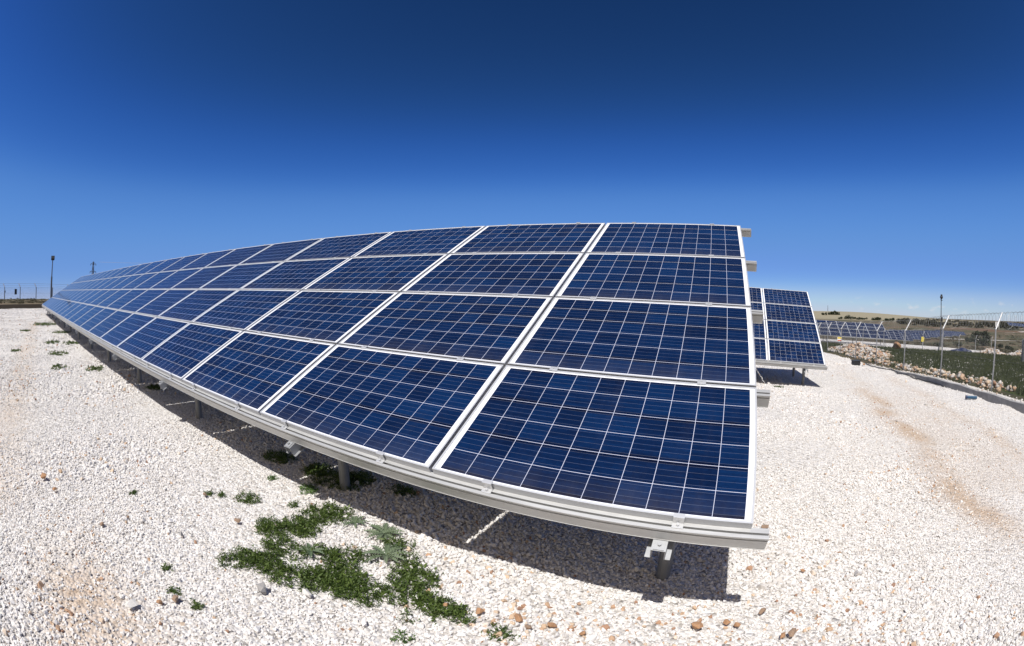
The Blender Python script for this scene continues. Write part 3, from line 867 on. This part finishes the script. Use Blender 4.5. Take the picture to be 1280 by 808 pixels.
for i in range(25):
    f = i / 24; q.append((px_ + 15 + 160 * f, py_ + 4 + 210 * f, 14 + 26.5 - 8 * f * (1 - f) * 2.2 + 2 * f))
b.path(q, .09, 4); tag(b.build('power_line', simple('bright_cable', (.75, .76, .78), .4, .4)), 'single pale power cable strung from the distant pylon', 'cable')
lattice_tower('radio_mast', 'thin faint lattice mast on the hill behind the distant panels', (351, 1330, zf(351, 1330)), 17.0, .9, cat='mast')

# ------------------------------------------------------------------ right side odds and ends
# standing roll of fence mesh at the right edge
x0, y0 = 29.9, 30.6
t = thing('mesh_roll', 'standing roll of grey fence mesh at the right edge beside the green field', 'fence roll', (x0, y0, zf(x0, y0)))
M_roll = simple('mesh_roll_grey', (.36, .37, .37), .6, .3, .25, 6)
for k_ in range(3):
    b = MB(); R_ = .55 - .08 * k_
    for i in range(48):
        a = 2 * math.pi * i / 48
        for s in (1, -1):
            q = [(R_ * math.cos(a + s * j * .35), R_ * math.sin(a + s * j * .35), 2.0 * j / 8) for j in range(9)]
            b.path(q, .008, 3)
    b.build('mesh_layer', M_roll, t)
# white hut and its roof on the far plain
x0, y0 = 306.0, 385.0
t = thing('hut', 'tiny white hut on the far plain beside the second fence post from the right edge', 'hut', (x0, y0, zf(x0, y0)), (0, 0, -.65))
b = MB(); b.box((-2.4, -2, 0), (2.4, 2, 7.4)); b.build('wall', M_white, t)
b = MB(); b.box((-2.7, -2.3, 7.401), (2.7, 2.3, 7.7)); b.build('roof', simple('hut_roof', (.6, .6, .58), .7), t)
b = MB(); b.box((-.6, -2.06, .0), (.6, -2.002, 2.4)); b.build('door', M_lpole, t)
# yellow sign
x0, y0 = 32.5, 60.3
t = thing('yellow_sign', 'small bright yellow sign standing on the far fence behind the green field', 'sign', (x0, y0, zf(x0, y0)), (0, 0, -.5))
b = MB(); b.box((-.22, -.01, .95), (.22, .01, 1.6)); b.build('plate', simple('bright_yellow', (.85, .68, .02), .5), t)
b = MB(); b.tube((0, .03, -.1), (0, .03, 1.6), .025, seg=6); b.build('stake', M_fpost, t)
# blue crumpled tarpaulin
bm = bmesh.new(); bmesh.ops.create_grid(bm, x_segments=30, y_segments=16, size=1)
for v in bm.verts:
    x, y = v.co.x, v.co.y; r = max(abs(x), abs(y))
    v.co = (x * 1.9 + .1 * math.sin(7 * y), y * 1.1 + .1 * math.sin(6 * x), max(0.02, (.42 * (1 - r ** 3) + .10 * math.sin(5 * x + 2 * y) + .07 * math.sin(11 * y - 4 * x)) * (1 - r ** 6) + .02))
me = bpy.data.meshes.new('tarpaulin'); bm.to_mesh(me); bm.free(); me.materials.append(simple('tarp_blue', (.012, .02, .06), .5))
o = link('tarpaulin', me); o.location = (35.2, 52.4, zf(35.2, 52.4)); tag(o, 'dark blue tarpaulin crumpled on the ground beyond the green field', 'tarpaulin')
# blue plastic pipe piece on the gravel by the wall
x0, y0 = 7.45, 8.95
t = thing('pipe_offcut', 'short blue plastic pipe lying on the gravel by the low concrete wall', 'pipe', (x0, y0, zf(x0, y0) + .045))
b = MB(); b.tube((-.17, .06, .02), (.17, -.07, .02), .042, seg=14, caps=False); b.tube((.17, -.07, .02), (-.17, .06, .02), .035, seg=14, caps=False); b.build('tube', simple('pipe_blue', (.006, .06, .13), .4), t)
b = MB(); b.tube((-.20, .0715, .02), (-.14, .0485, .02), .049, seg=14, caps=False); b.build('collar', simple('pipe_dark_blue', (.012, .03, .09), .4), t)
# black junction box
x0, y0 = 7.05, 19.6
t = thing('junction_box', 'small black box lying on the gravel right of the second solar array', 'box', (x0, y0, zf(x0, y0)), (0, 0, .3))
b = MB(); b.box((-.20, -.14, 0), (.20, .14, .20)); b.build('body', M_dark, t)
b = MB(); b.box((-.215, -.155, .2005), (.215, .155, .235)); b.build('lid', simple('box_lid', (.035, .035, .037), .4), t)
# loose black hose along the wall
b = MB(); q = [(7.85 + .12 * math.sin(i * .6) , 11.5 + i * .42, zf(7.8, 11.5 + i * .42) + .03 + .02 * (i % 2)) for i in range(22)]
b.path(q, .022, 6); tag(b.build('hose', M_dark, None, True), 'black hose lying along the foot of the low concrete wall', 'hose')

# wind turbines on the far horizon
bl = MB()
def turbine(loc, rotz, ph, label):
    t = thing('wind_turbine', label, 'wind turbine', loc, (0, 0, rotz), 'wind turbines on the far horizon')
    b = MB(); b.tube((0, 0, -5), (0, 0, 80), 2.6, 1.5, seg=8); b.build('tower', M_turb, t)
    b = MB(); b.box((-1.8, -4, 78.5), (1.8, 6, 82.5)); b.build('nacelle', M_turb, t)
    for i in range(3):
        a = ph + i * 2.094; d = Vector((math.sin(a), 0, math.cos(a))); s = Vector((math.cos(a), 0, -math.sin(a))); hb = Vector((0, -5, 80.5))
        b = MB(); b.add([hb + d * 2 - s * 1.5, hb + d * 2 + s * 1.5, hb + d * 9 + s * 2.0, hb + d * 42 + s * .4, hb + d * 42 - s * .4, hb + d * 9 - s * 1.0] +
                        [p + Vector((0, .7, 0)) for p in (hb + d * 2 - s * 1.5, hb + d * 2 + s * 1.5, hb + d * 9 + s * 2.0, hb + d * 42 + s * .4, hb + d * 42 - s * .4, hb + d * 9 - s * 1.0)],
                        [(0, 1, 2, 3, 4, 5), (11, 10, 9, 8, 7, 6)] + [(i_, (i_ + 1) % 6, (i_ + 1) % 6 + 6, i_ + 6) for i_ in range(6)]); b.build('blade', M_turb, t)
M_turb = simple('turbine_white', (.82, .83, .84), .5)
for i, (az, ph, lab) in enumerate([(40.05, .3, 'leftmost of the tiny white wind turbines on the right horizon'), (41.1, .9, 'middle one of the tiny white wind turbines on the right horizon'), (42.0, 1.6, 'rightmost of the tiny white wind turbines on the right horizon')]):
    a = math.radians(az); d = 6900 + 300 * i; x0, y0 = d * math.sin(a), d * math.cos(a)
    turbine((x0, y0, zf(x0, y0) - 10), -a + .4, ph, lab)

# ------------------------------------------------------------------ vegetation
def leaf_mat(name, a, b_, trans=.25, rough=.55):
    k = NT(name)
    f = k.n('ShaderNodeAttribute', attribute_name='tone').outputs['Fac']
    col = k.mix(f, a, b_); k.l(col, k.b.inputs['Base Color']); k.set(Roughness=rough)
    k.b.inputs['Specular IOR Level'].default_value = .35
    tr = k.n('ShaderNodeBsdfTranslucent'); k.l(col, tr.inputs[0])
    mx_ = k.n('ShaderNodeMixShader'); mx_.inputs[0].default_value = trans
    k.l(k.b.outputs[0], mx_.inputs[1]); k.l(tr.outputs[0], mx_.inputs[2]); k.l(mx_.outputs[0], k.out.inputs[0])
    return k.m
M_weed = leaf_mat('weed_leaf', (.024, .052, .009), (.13, .185, .040))
M_weed_light = leaf_mat('light_weed_leaf', (.07, .14, .03), (.14, .22, .06))
M_thistle = leaf_mat('thistle_leaf', (.08, .12, .06), (.16, .20, .12), .15)
M_bush = leaf_mat('bush_leaf', (.010, .018, .006), (.035, .048, .018), .15)
M_grass = leaf_mat('field_grass', (.035, .052, .016), (.10, .115, .042), .2)

def sprigs(base, n_leaf, stem_len, leaf_len, spread=.9, rng=RNG):
    """leafy stems rising from base points (N,3): returns verts, quads, tones"""
    N = len(base)
    az = rng.uniform(0, 2 * np.pi, N); el = rng.uniform(.25, 1.35, N)
    d = np.stack([np.cos(az) * np.cos(el) * spread, np.sin(az) * np.cos(el) * spread, np.sin(el)], 1)
    sl = stem_len * rng.uniform(.45, 1.25, N); tone0 = rng.uniform(0, 1, N)
    V = []; T = []
    for j in range(n_leaf):
        f = (j + .6) / n_leaf
        c = base + d * (sl * f)[:, None]
        c[:, 2] -= (sl * .25 * f * f)
        a2 = rng.uniform(0, 2 * np.pi, N); e2 = rng.uniform(-.2, 1.0, N)
        ld = np.stack([np.cos(a2) * np.cos(e2), np.sin(a2) * np.cos(e2), np.sin(e2)], 1)
        sd = np.cross(ld, rng.normal(0, 1, (N, 3))); sd /= np.linalg.norm(sd, axis=1)[:, None] + 1e-9
        L = (leaf_len * rng.uniform(.6, 1.4, N))[:, None]; w = L * .17
        V.append(np.stack([c, c + ld * L * .5 + sd * w, c + ld * L, c + ld * L * .5 - sd * w], 1))
        T.append(np.repeat(np.clip(tone0 * .6 + rng.uniform(0, .4, N), 0, 1)[:, None], 4, 1))
    V = np.concatenate(V).reshape(-1, 3); T = np.concatenate(T).reshape(-1)
    F = np.arange(len(V)).reshape(-1, 4)
    return V, F, T
def leaf_object(name, V, F, T, mat, origin=None, parent=None):
    if origin is not None: V = V - np.array(origin)
    me = np_mesh(name, V, F, mat)
    a = me.attributes.new('tone', 'FLOAT', 'POINT'); a.data.foreach_set('value', T.astype(np.float32))
    o = link(name, me, parent)
    if origin is not None and parent is None: o.location = origin
    return o
def points_in(ellipses, dens, rng=RNG):
    out = []
    for (x, y, rx, ry) in ellipses:
        n = int(math.pi * rx * ry * dens); a = rng.uniform(0, 2 * np.pi, n); q = rng.uniform(0, 1, n) ** .62
        px = x + rx * q * np.cos(a); py = y + ry * q * np.sin(a)
        keep = np.sin(px * 31 + 3 * np.sin(py * 17)) * np.sin(py * 27 + 2 * np.sin(px * 23)) > -.26
        px, py = px[keep], py[keep]; out.append(np.stack([px, py, Z(px, py) + small_relief(px, py)], 1))
    return np.concatenate(out)
# the big weed patch in front of the array
patch = [(-2.68, .02, .17, .18), (-2.60, .13, .11, .10), (-2.64, -.22, .16, .13), (-2.76, -.38, .15, .11), (-2.48, -.50, .18, .13), (-2.57, -.76, .13, .10), (-2.60, -.87, .08, .06),
         (-2.43, -.68, .13, .09), (-2.27, -.70, .14, .09), (-2.15, -.59, .16, .12), (-2.04, -.42, .17, .13), (-1.94, -.52, .15, .10), (-1.80, -.47, .15, .11), (-1.70, -.18, .16, .12), (-1.64, -.34, .13, .12),
         (-1.54, -.30, .15, .10), (-1.41, -.35, .13, .08), (-1.29, -.34, .08, .06), (-2.10, -.20, .10, .08), (-1.98, .07, .11, .09), (-2.23, -.32, .12, .09), (-1.85, -.04, .10, .08), (-1.49, -.50, .05, .04)]
B = points_in(patch, 4600)
V, F, T = sprigs(B, 9, .075, .018)
V2, F2, T2 = sprigs(B[::5], 4, .06, .034); V, F, T = np.concatenate([V, V2]), np.concatenate([F, F2 + len(V)]), np.concatenate([T, T2 * .6 + .4])
tag(leaf_object('weed_patch', V, F, T, M_weed), 'large spreading patch of small leaved green weeds in front of the array', 'weeds', kind='stuff')
B = points_in([(-3.14, .57, .34, .17), (-2.95, .72, .15, .12), (-3.38, .62, .14, .12)], 3600)
V, F, T = sprigs(B, 9, .075, .020)
tag(leaf_object('weed_patch', V, F, T, M_weed), 'dark weeds growing in the shade round the second front post from the right', 'weeds', kind='stuff')

weed_spots = [  # x, y, radius, height, light?, label
    (-3.30, -.23, .115, .055, 0, 'round green weed clump left of the big weed patch'),
    (-3.11, .27, .10, .05, 1, 'bright light green weed at the edge of the shade above the big patch'),
    (-3.91, .56, .19, .07, 0, 'dark weed in the shade under the bracket left of the second post'),
    (-2.52, .80, .12, .06, 0, 'dark weed in the shade right of the second front post'),
    (-3.55, -.46, .045, .03, 0, 'small sparse weed with a brown stone beside it, left of the round clump'),
    (-3.48, -.38, .05, .035, 0, 'small sparse weed between the brown stone and the round clump'),
    (-3.52, .18, .05, .04, 1, 'tiny two leaved weed at the shade edge, left of the bright one'),
    (-2.32, -1.28, .05, .04, 0, 'small dark weed near the bottom left, right of a tan stone'),
    (-2.76, -1.25, .045, .025, 0, 'thin flat weed in the lower left gravel, above the pair of small weeds'),
    (-2.52, -1.32, .045, .03, 0, 'small weed left of a tan stone near the bottom left'),
    (-1.43, -.64, .06, .03, 1, 'thin weed at the bottom edge below the big patch'),
    (-1.06, -.36, .08, .035, 0, 'small weed among orange stones at the bottom edge'),
    (-3.91, -1.07, .045, .025, 0, 'lone tiny dark weed in the open gravel on the left'),
    (-2.97, -.01, .06, .035, 0, 'sparse weed just left of the top of the big patch'),
    (-24.9, -.45, .9, .14, 0, 'broad dark green weed clump beside the far end of the long array'),
    (-19.9, .05, .55, .08, 0, 'flat green weed along the shadow edge, second clump from the far end'),
    (-16.2, -.70, .40, .07, 0, 'sparse weed on the gravel left of the shadow, third clump from the far end'),
    (-15.7, 0.0, .45, .08, 0, 'green weed on the shadow edge beside the third clump from the far end'),
    (-13.3, -.74, .42, .07, 0, 'sparse weed left of the shadow half way along the array'),
    (-10.9, -.92, .30, .05, 0, 'dry thin weed lying in the gravel left of the shadow'),
    (-10.3, -.12, .32, .07, 0, 'small green weed by the shadow edge, nearest of the distant weeds'),
    (-7.9, .62, .22, .05, 0, 'dark little weed in the shadow between two front posts'),
    (-14.5, -2.15, .25, .04, 0, 'small weed far out in the gravel near the left edge'),
    (-21.5, -1.7, .4, .05, 0, 'thin line of weeds in the gravel at the left, below the dark bank'),
    (1.55, 9.9, .14, .05, 0, 'small weed on the sunny gravel in front of the second array')]
for (x, y, r, h, light, lab) in weed_spots:
    n = max(30, int(3200 * math.pi * r * r)) if r < .25 else int(210 * math.pi * r * r) + 40
    a = RNG.uniform(0, 2 * np.pi, n); q = RNG.uniform(0, 1, n) ** .65
    px = x + r * q * np.cos(a); py = y + r * q * np.sin(a) * .8
    keep = np.sin(px * 6 / r + 2) * np.sin(py * 5.3 / r + 1) > (-.5 if r < .25 else -.05)
    px, py = px[keep], py[keep]
    B = np.stack([px, py, Z(px, py) + small_relief(px, py)], 1)
    V, F, T = sprigs(B, 8, h, .018 if r < .25 else .045)
    t = thing('weed', lab, 'weed', (x, y, zf(x, y)), group='weeds on the gravel')
    leaf_object('foliage', V, F, T, M_weed_light if light else M_weed, (x, y, zf(x, y)), t)
    b = MB()
    for i in range(5):
        aa = i * 1.26; b.tube((0, 0, -.01), (.5 * r * math.cos(aa), .5 * r * math.sin(aa), h * .6), .0022, .0012, seg=4)
    b.build('stem', M_weed_light, t)

def thistle(x, y, rad, nleaf, rz, lab):
    t = thing('thistle', lab, 'thistle', (x, y, zf(x, y)), group='thistle rosettes')
    for i in range(nleaf):
        a = rz + i * 2.4; L = rad * random.uniform(.75, 1.1); b = MB(); n = 16; vs = []; 
        rise = random.uniform(.12, .42)
        for j in range(n + 1):
            f = j / n; w = L * .17 * max(0, math.sin(math.pi * min(1, f * .92 + .06))) ** .8 * (1.15 if j % 2 else .30)
            zc = .012 + L * (rise * f - .75 * f * f * rise)
            c = Vector((math.cos(a) * L * f, math.sin(a) * L * f, zc)); s = Vector((-math.sin(a), math.cos(a), 0))
            vs += [c - s * w + Vector((0, 0, w * .5)), c, c + s * w + Vector((0, 0, w * .5))]
        fs = []
        for j in range(n):
            k = 3 * j; fs += [(k, k + 1, k + 4, k + 3), (k + 1, k + 2, k + 5, k + 4)]
        b.add(vs, fs); o = b.build('leaf', M_thistle, t)
        at_ = o.data.attributes.new('tone', 'FLOAT', 'POINT'); at_.data.foreach_set('value', np.full(len(o.data.vertices), random.random(), np.float32))
thistle(-2.17, .13, .145, 13, .3, 'grey green spiny thistle rosette on bare gravel by the shade edge')
thistle(-1.98, -.08, .15, 11, 1.2, 'grey green spiny thistle spreading inside the right part of the big weed patch')
thistle(-2.42, .11, .11, 9, 2.2, 'small spiny thistle at the right end of the top of the big weed patch')
thistle(-2.35, -.38, .11, 8, .8, 'small spiny thistle in the middle of the big weed patch')

# grass of the green field with white specks
def field_grass():
    n = 60000
    y = 8 + 41 * RNG.uniform(0, 1, n) ** 1.4; x = WALL_X + 1.4 + (52 - WALL_X) * RNG.uniform(0, 1, n) ** 1.3
    keep = (x < 12 + y * 1.05) & (x - WALL_X - 1.5 > .25 * np.sin(y * 2.1)) ; x, y = x[keep], y[keep]; n = len(x)
    z = Z(x, y); d = np.hypot(x, y)
    V = []; T = []
    tone0 = RNG.uniform(0, .5, n) + .5 * (.5 + .5 * np.sin(x * .9 + 2 * np.sin(y * .5)) * np.sin(y * .7))
    for j in range(3):
        a = RNG.uniform(0, 6.283, n); h = RNG.uniform(.06, .20, n) * (1 + d / 60); w = .012 + d * .0006
        base = np.stack([x + RNG.normal(0, .05, n), y + RNG.normal(0, .05, n), z - .01], 1)
        s = np.stack([np.cos(a), np.sin(a), 0 * a], 1) * np.asarray(w)[:, None]
        tip = base + np.stack([RNG.normal(0, .06, n), RNG.normal(0, .06, n), h], 1)
        V.append(np.stack([base - s, base + s, tip], 1)); T.append(np.repeat(tone0[:, None], 3, 1))
    V = np.concatenate(V).reshape(-1, 3); T = np.concatenate(T).reshape(-1)
    o = leaf_object('field_grass', V, np.arange(len(V)).reshape(-1, 3), T, M_grass)
    tag(o, 'short dark green grass covering the field beyond the fence', 'grass', kind='stuff')
field_grass()
sp = []
for _ in range(3000):
    y = 8 + 40 * random.random() ** 1.3; x = 10 + 40 * random.random() ** 1.4
    if x > 12 + y * 1.05: continue
    r = .018 + .045 * random.random() ** 2; sp.append((x, y, zf(x, y) + .09 + r * .3, r * (1 + y / 60), random.uniform(.3, .8)))
o = rubble('field_stones', 'pale stones and white flowers strewn through the green field', sp)

# bushes: leaf clumps through a lumpy volume
def bush_mesh(seed, n=340):
    rng = np.random.default_rng(seed)
    lobes = rng.normal(0, 1, (6, 3)) * np.array([.42, .42, .16]) + np.array([0, 0, .42]); lr = rng.uniform(.28, .48, 6)
    k = rng.integers(0, 6, n); d = rng.normal(0, 1, (n, 3)); d /= np.linalg.norm(d, axis=1)[:, None]
    c = lobes[k] + d * (lr[k] * rng.uniform(.6, 1.05, n))[:, None]; c[:, 2] = np.maximum(c[:, 2], .02)
    a = rng.normal(0, 1, (n, 3)); a /= np.linalg.norm(a, axis=1)[:, None]; b_ = np.cross(a, rng.normal(0, 1, (n, 3))); b_ /= np.linalg.norm(b_, axis=1)[:, None]
    s = rng.uniform(.08, .16, n)[:, None]
    V = np.stack([c - a * s, c + b_ * s * .7, c + a * s, c - b_ * s * .7], 1).reshape(-1, 3)
    T = np.repeat(rng.uniform(0, 1, n)[:, None], 4, 1).reshape(-1)
    me = np_mesh('foliage', V, np.arange(len(V)).reshape(-1, 4), M_bush)
    at_ = me.attributes.new('tone', 'FLOAT', 'POINT'); at_.data.foreach_set('value', T.astype(np.float32)); return me
BUSH = [bush_mesh(500 + i) for i in range(6)]
tb = MB(); tb.tube((0, 0, -.1), (.03, .02, .45), .05, .03, seg=6); tb.tube((0, 0, .2), (.2, .1, .5), .03, .015, seg=5); tb.tube((0, 0, .2), (-.18, -.08, .5), .03, .015, seg=5)
ME_TRUNK = tb.mesh('trunk', simple('bark', (.08, .06, .045), .9))
def bush(x, y, s, sz, lab, grp, i):
    t = thing('bush', lab, 'bush', (x, y, zf(x, y)), (0, 0, random.uniform(0, 6.28)), grp); t.scale = (s, s, sz)
    link('foliage', BUSH[i % 6], t); link('trunk', ME_TRUNK, t)
hill = [(14.35, 1160, 9, 9, 'dark tree on the pale hill, leftmost of the hill trees'), (15.2, 1180, 10, 11, 'dark tree on the pale hill, second from the left'),
        (15.9, 1180, 11, 14, 'tallest dark tree on the pale hill'), (16.6, 900, 7, 6, 'low dark tree at the foot of the hill below the tallest hill tree'), (17.5, 920, 9, 9, 'round dark tree at the foot of the hill left of the faint mast'),
        (18.6, 900, 9, 7, 'dark tree at the foot of the hill right of the faint mast'), (19.5, 930, 8, 6, 'small dark tree at the foot of the hill, fourth from the right'), (21.3, 900, 12, 8, 'wide dark tree at the right foot of the hill'),
        (22.7, 880, 9, 6, 'dark tree where the pale hill runs out, second from the right'), (23.6, 900, 10, 7, 'dark tree where the pale hill runs out, rightmost of the hill trees')]
for i, (az, d, s, sz, lab) in enumerate(hill):
    a = math.radians(az); bush(CAM[0] + d * math.sin(a), CAM[1] + d * math.cos(a), s, sz * .8, lab, 'dark trees on the far hill', i)
scr = [(36.2, 172, 4.2, 3.0, 'large dark bush in the scrubland left of the second fence post from the right'), (34.6, 205, 3.4, 2.2, 'dark bush in the scrubland beyond the far end of the distant panels'), (37.0, 260, 4.5, 3.2, 'dark bush beside the dirt road in the far scrubland'),
       (33.2, 150, 2.2, 1.5, 'small dark bush in the scrubland below the end of the distant panels'), (38.6, 165, 2.4, 1.5, 'small dark bush in the scrubland right of the large one'), (40.2, 150, 2.0, 1.3, 'small dark bush in the scrubland, rightmost near one'),
       (30.0, 110, 1.6, 1.1, 'small brown bush near the foot of the camera mast'), (35.6, 330, 6.0, 4.0, 'dark bush on the green rise below the dark woodland'), (36.6, 345, 5.5, 3.6, 'dark bush on the green rise, right of the other one')]
for i, (az, d, s, sz, lab) in enumerate(scr):
    a = math.radians(az); bush(CAM[0] + d * math.sin(a), CAM[1] + d * math.cos(a), s, sz, lab, 'dark bushes in the scrubland', i + 2)
# far woodland that reads as one dark band
def woodland():
    VV = []; TT = []
    for i in range(330):
        az = math.radians(random.uniform(24.5, 46)); d = random.uniform(480, 1100); s = random.uniform(5, 9.5); hz = random.uniform(.35, 1.0); s *= random.uniform(.5, 1.0)
        if random.random() < .45: continue
        me = BUSH[i % 6]; V = np.array([tuple(v.co) for v in me.vertices]) * np.array([s, s, s * hz])
        x, y = d * math.sin(az), d * math.cos(az); VV.append(V + np.array([x, y, zf(x, y)])); TT.append(np.repeat(RNG.uniform(0, 1, len(V) // 4), 4))
    V = np.concatenate(VV); o = leaf_object('woodland', V, np.arange(len(V)).reshape(-1, 4), np.concatenate(TT), leaf_mat('woodland_leaf', (.022, .026, .016), (.085, .082, .055), .1))
    tag(o, 'dark band of far trees and scrub below the right horizon', 'woodland', kind='stuff')
woodland()
def low_scrub():
    VV = []; TT = []
    for i in range(520):
        if i % 4: az = math.radians(random.uniform(23, 50)); d = 70 + 330 * random.random() ** 1.2
        else: az = math.radians(random.uniform(-95, -86)); d = random.uniform(52, 98)
        s = random.uniform(.3, .95) * (1 + d / 260); x, y = CAM[0] + d * math.sin(az), CAM[1] + d * math.cos(az)
        if y < 62 and x > 0: continue
        if az < 0: s *= .38
        if zone_gravel(np.array([x]), np.array([y]))[0] > .3: continue
        me = BUSH[i % 6]; V = np.array([tuple(v.co) for v in me.vertices]).reshape(-1, 4, 3)[::3].reshape(-1, 3) * np.array([s, s, s * .6])
        VV.append(V + np.array([x, y, zf(x, y)])); TT.append(np.repeat(RNG.uniform(0, 1, len(V) // 4), 4))
    V = np.concatenate(VV); o = leaf_object('scrub', V, np.arange(len(V)).reshape(-1, 4), np.concatenate(TT), leaf_mat('scrub_leaf', (.04, .04, .02), (.11, .09, .05), .1))
    tag(o, 'low brown and olive scrub scattered over the open land', 'scrub', kind='stuff')
low_scrub()

# ------------------------------------------------------------------ single stones lying on the gravel
def stone_single(name, col, var=.25):
    k = NT(name); f = k.noise(45, 5, .7, k.obj()); f2 = k.noise(9, 3, .6, k.obj())
    c = k.mix(f, tuple(x * (1 - var) for x in col), tuple(min(1, x * (1 + var)) for x in col))
    k.l(k.mix(k.ramp(f2, [(.5, (0, 0, 0)), (.7, (.45, .45, .45))]), c, (.55, .48, .40)), k.b.inputs['Base Color'])
    k.set(Roughness=.9); k.bump(f, .004, .6); return k.m
M_or, M_br, M_gy, M_wh = stone_single('orange_stone', (.36, .19, .09)), stone_single('brown_stone', (.26, .17, .11)), stone_single('grey_stone', (.28, .27, .26)), stone_single('white_stone', (.68, .65, .60), .1)
GS = 'single coloured stones on the white gravel'
stones = [(-2.99, -.53, .035, M_br, 'rounded brown stone left of the big weed patch'), (-4.56, -1.87, .055, M_or, 'flat reddish stone near the left edge, upper of two'), (-4.28, -1.80, .035, M_or, 'small reddish stone near the left edge, lower of two'),
          (-3.45, -1.51, .032, M_br, 'dark brown stone in the open gravel at the left, larger of a pair'), (-3.48, -1.27, .024, M_br, 'smaller brown stone of a pair in the open gravel at the left'), (-3.04, -.99, .030, M_gy, 'dark grey stone in the open gravel left of the big weed patch'),
          (-2.49, -1.63, .050, M_wh, 'large pointed white stone near the bottom left'), (-2.42, -1.36, .035, M_br, 'tan stone near the bottom left between two small weeds'), (-2.44, -1.46, .030, M_or, 'reddish stone near the bottom left, left of the tan one'),
          (-.16, .0, .045, M_or, 'orange brown stone at the bottom below the right end of the shadow, largest there'), (.0, .06, .032, M_or, 'orange stone at the bottom, left of a touching pair'), (.055, .035, .030, M_or, 'orange stone at the bottom, right of a touching pair'),
          (.20, .17, .032, M_br, 'dark brown stone lower right of the shadow corner'), (-.86, -.2, .035, M_or, 'orange stone at the bottom edge, right of the small weed among stones'), (-1.03, -.22, .038, M_or, 'orange stone at the bottom edge beside the small weed among stones'),
          (-.96, -.26, .025, M_br, 'small brown stone at the bottom edge between two orange stones'), (-1.22, -.27, .032, M_or, 'tan stone at the right tip of the big weed patch'), (-1.39, -.31, .028, M_or, 'orange stone touching the lower right of the big weed patch'),
          (.28, 1.33, .040, M_br, 'brown stone behind the right end of the lowest rail'), (.31, -.04, .030, M_or, 'orange stone at the bottom right edge, left of a pair'), (.36, -.02, .042, M_br, 'brown stone at the bottom right edge, right of a pair'),
          (-2.2, -.88, .05, M_gy, 'smooth grey stone below the big weed patch'), (-2.0, -.72, .045, M_wh, 'white stone at the lower edge of the big weed patch'), (-3.53, -.52, .035, M_br, 'dark brown stone beside the small sparse weeds at the left'),
          (-.70, -.19, .026, M_or, 'small orange stone at the bottom centre'), (.50, .66, .026, M_or, 'small rust stone right of the shadow corner'), (.82, .44, .022, M_or, 'small rust stone alone in the lower right gravel'), (1.54, -.1, .026, M_or, 'rust stone near the bottom right corner'),
          (7.35, 19.2, .14, M_or, 'pinkish rock lying beside the black box'), (20.6, 44.5, .75, M_or, 'big orange boulder by the far edge of the green field')]
for i, (x, y, r, m, lab) in enumerate(stones):
    me = hull_mesh('stone', m, 15 if r > .03 else 12, 900 + i, (1, .78, .62))
    o = link('stone', me); o.location = (x, y, zf(x, y) + float(small_relief(x, y)) + r * .60 + .008); o.scale = (r, r, r); o.rotation_euler = (random.uniform(-.3, .3), random.uniform(-.3, .3), random.uniform(0, 6.28))
    tag(o, lab, 'stone', GS)
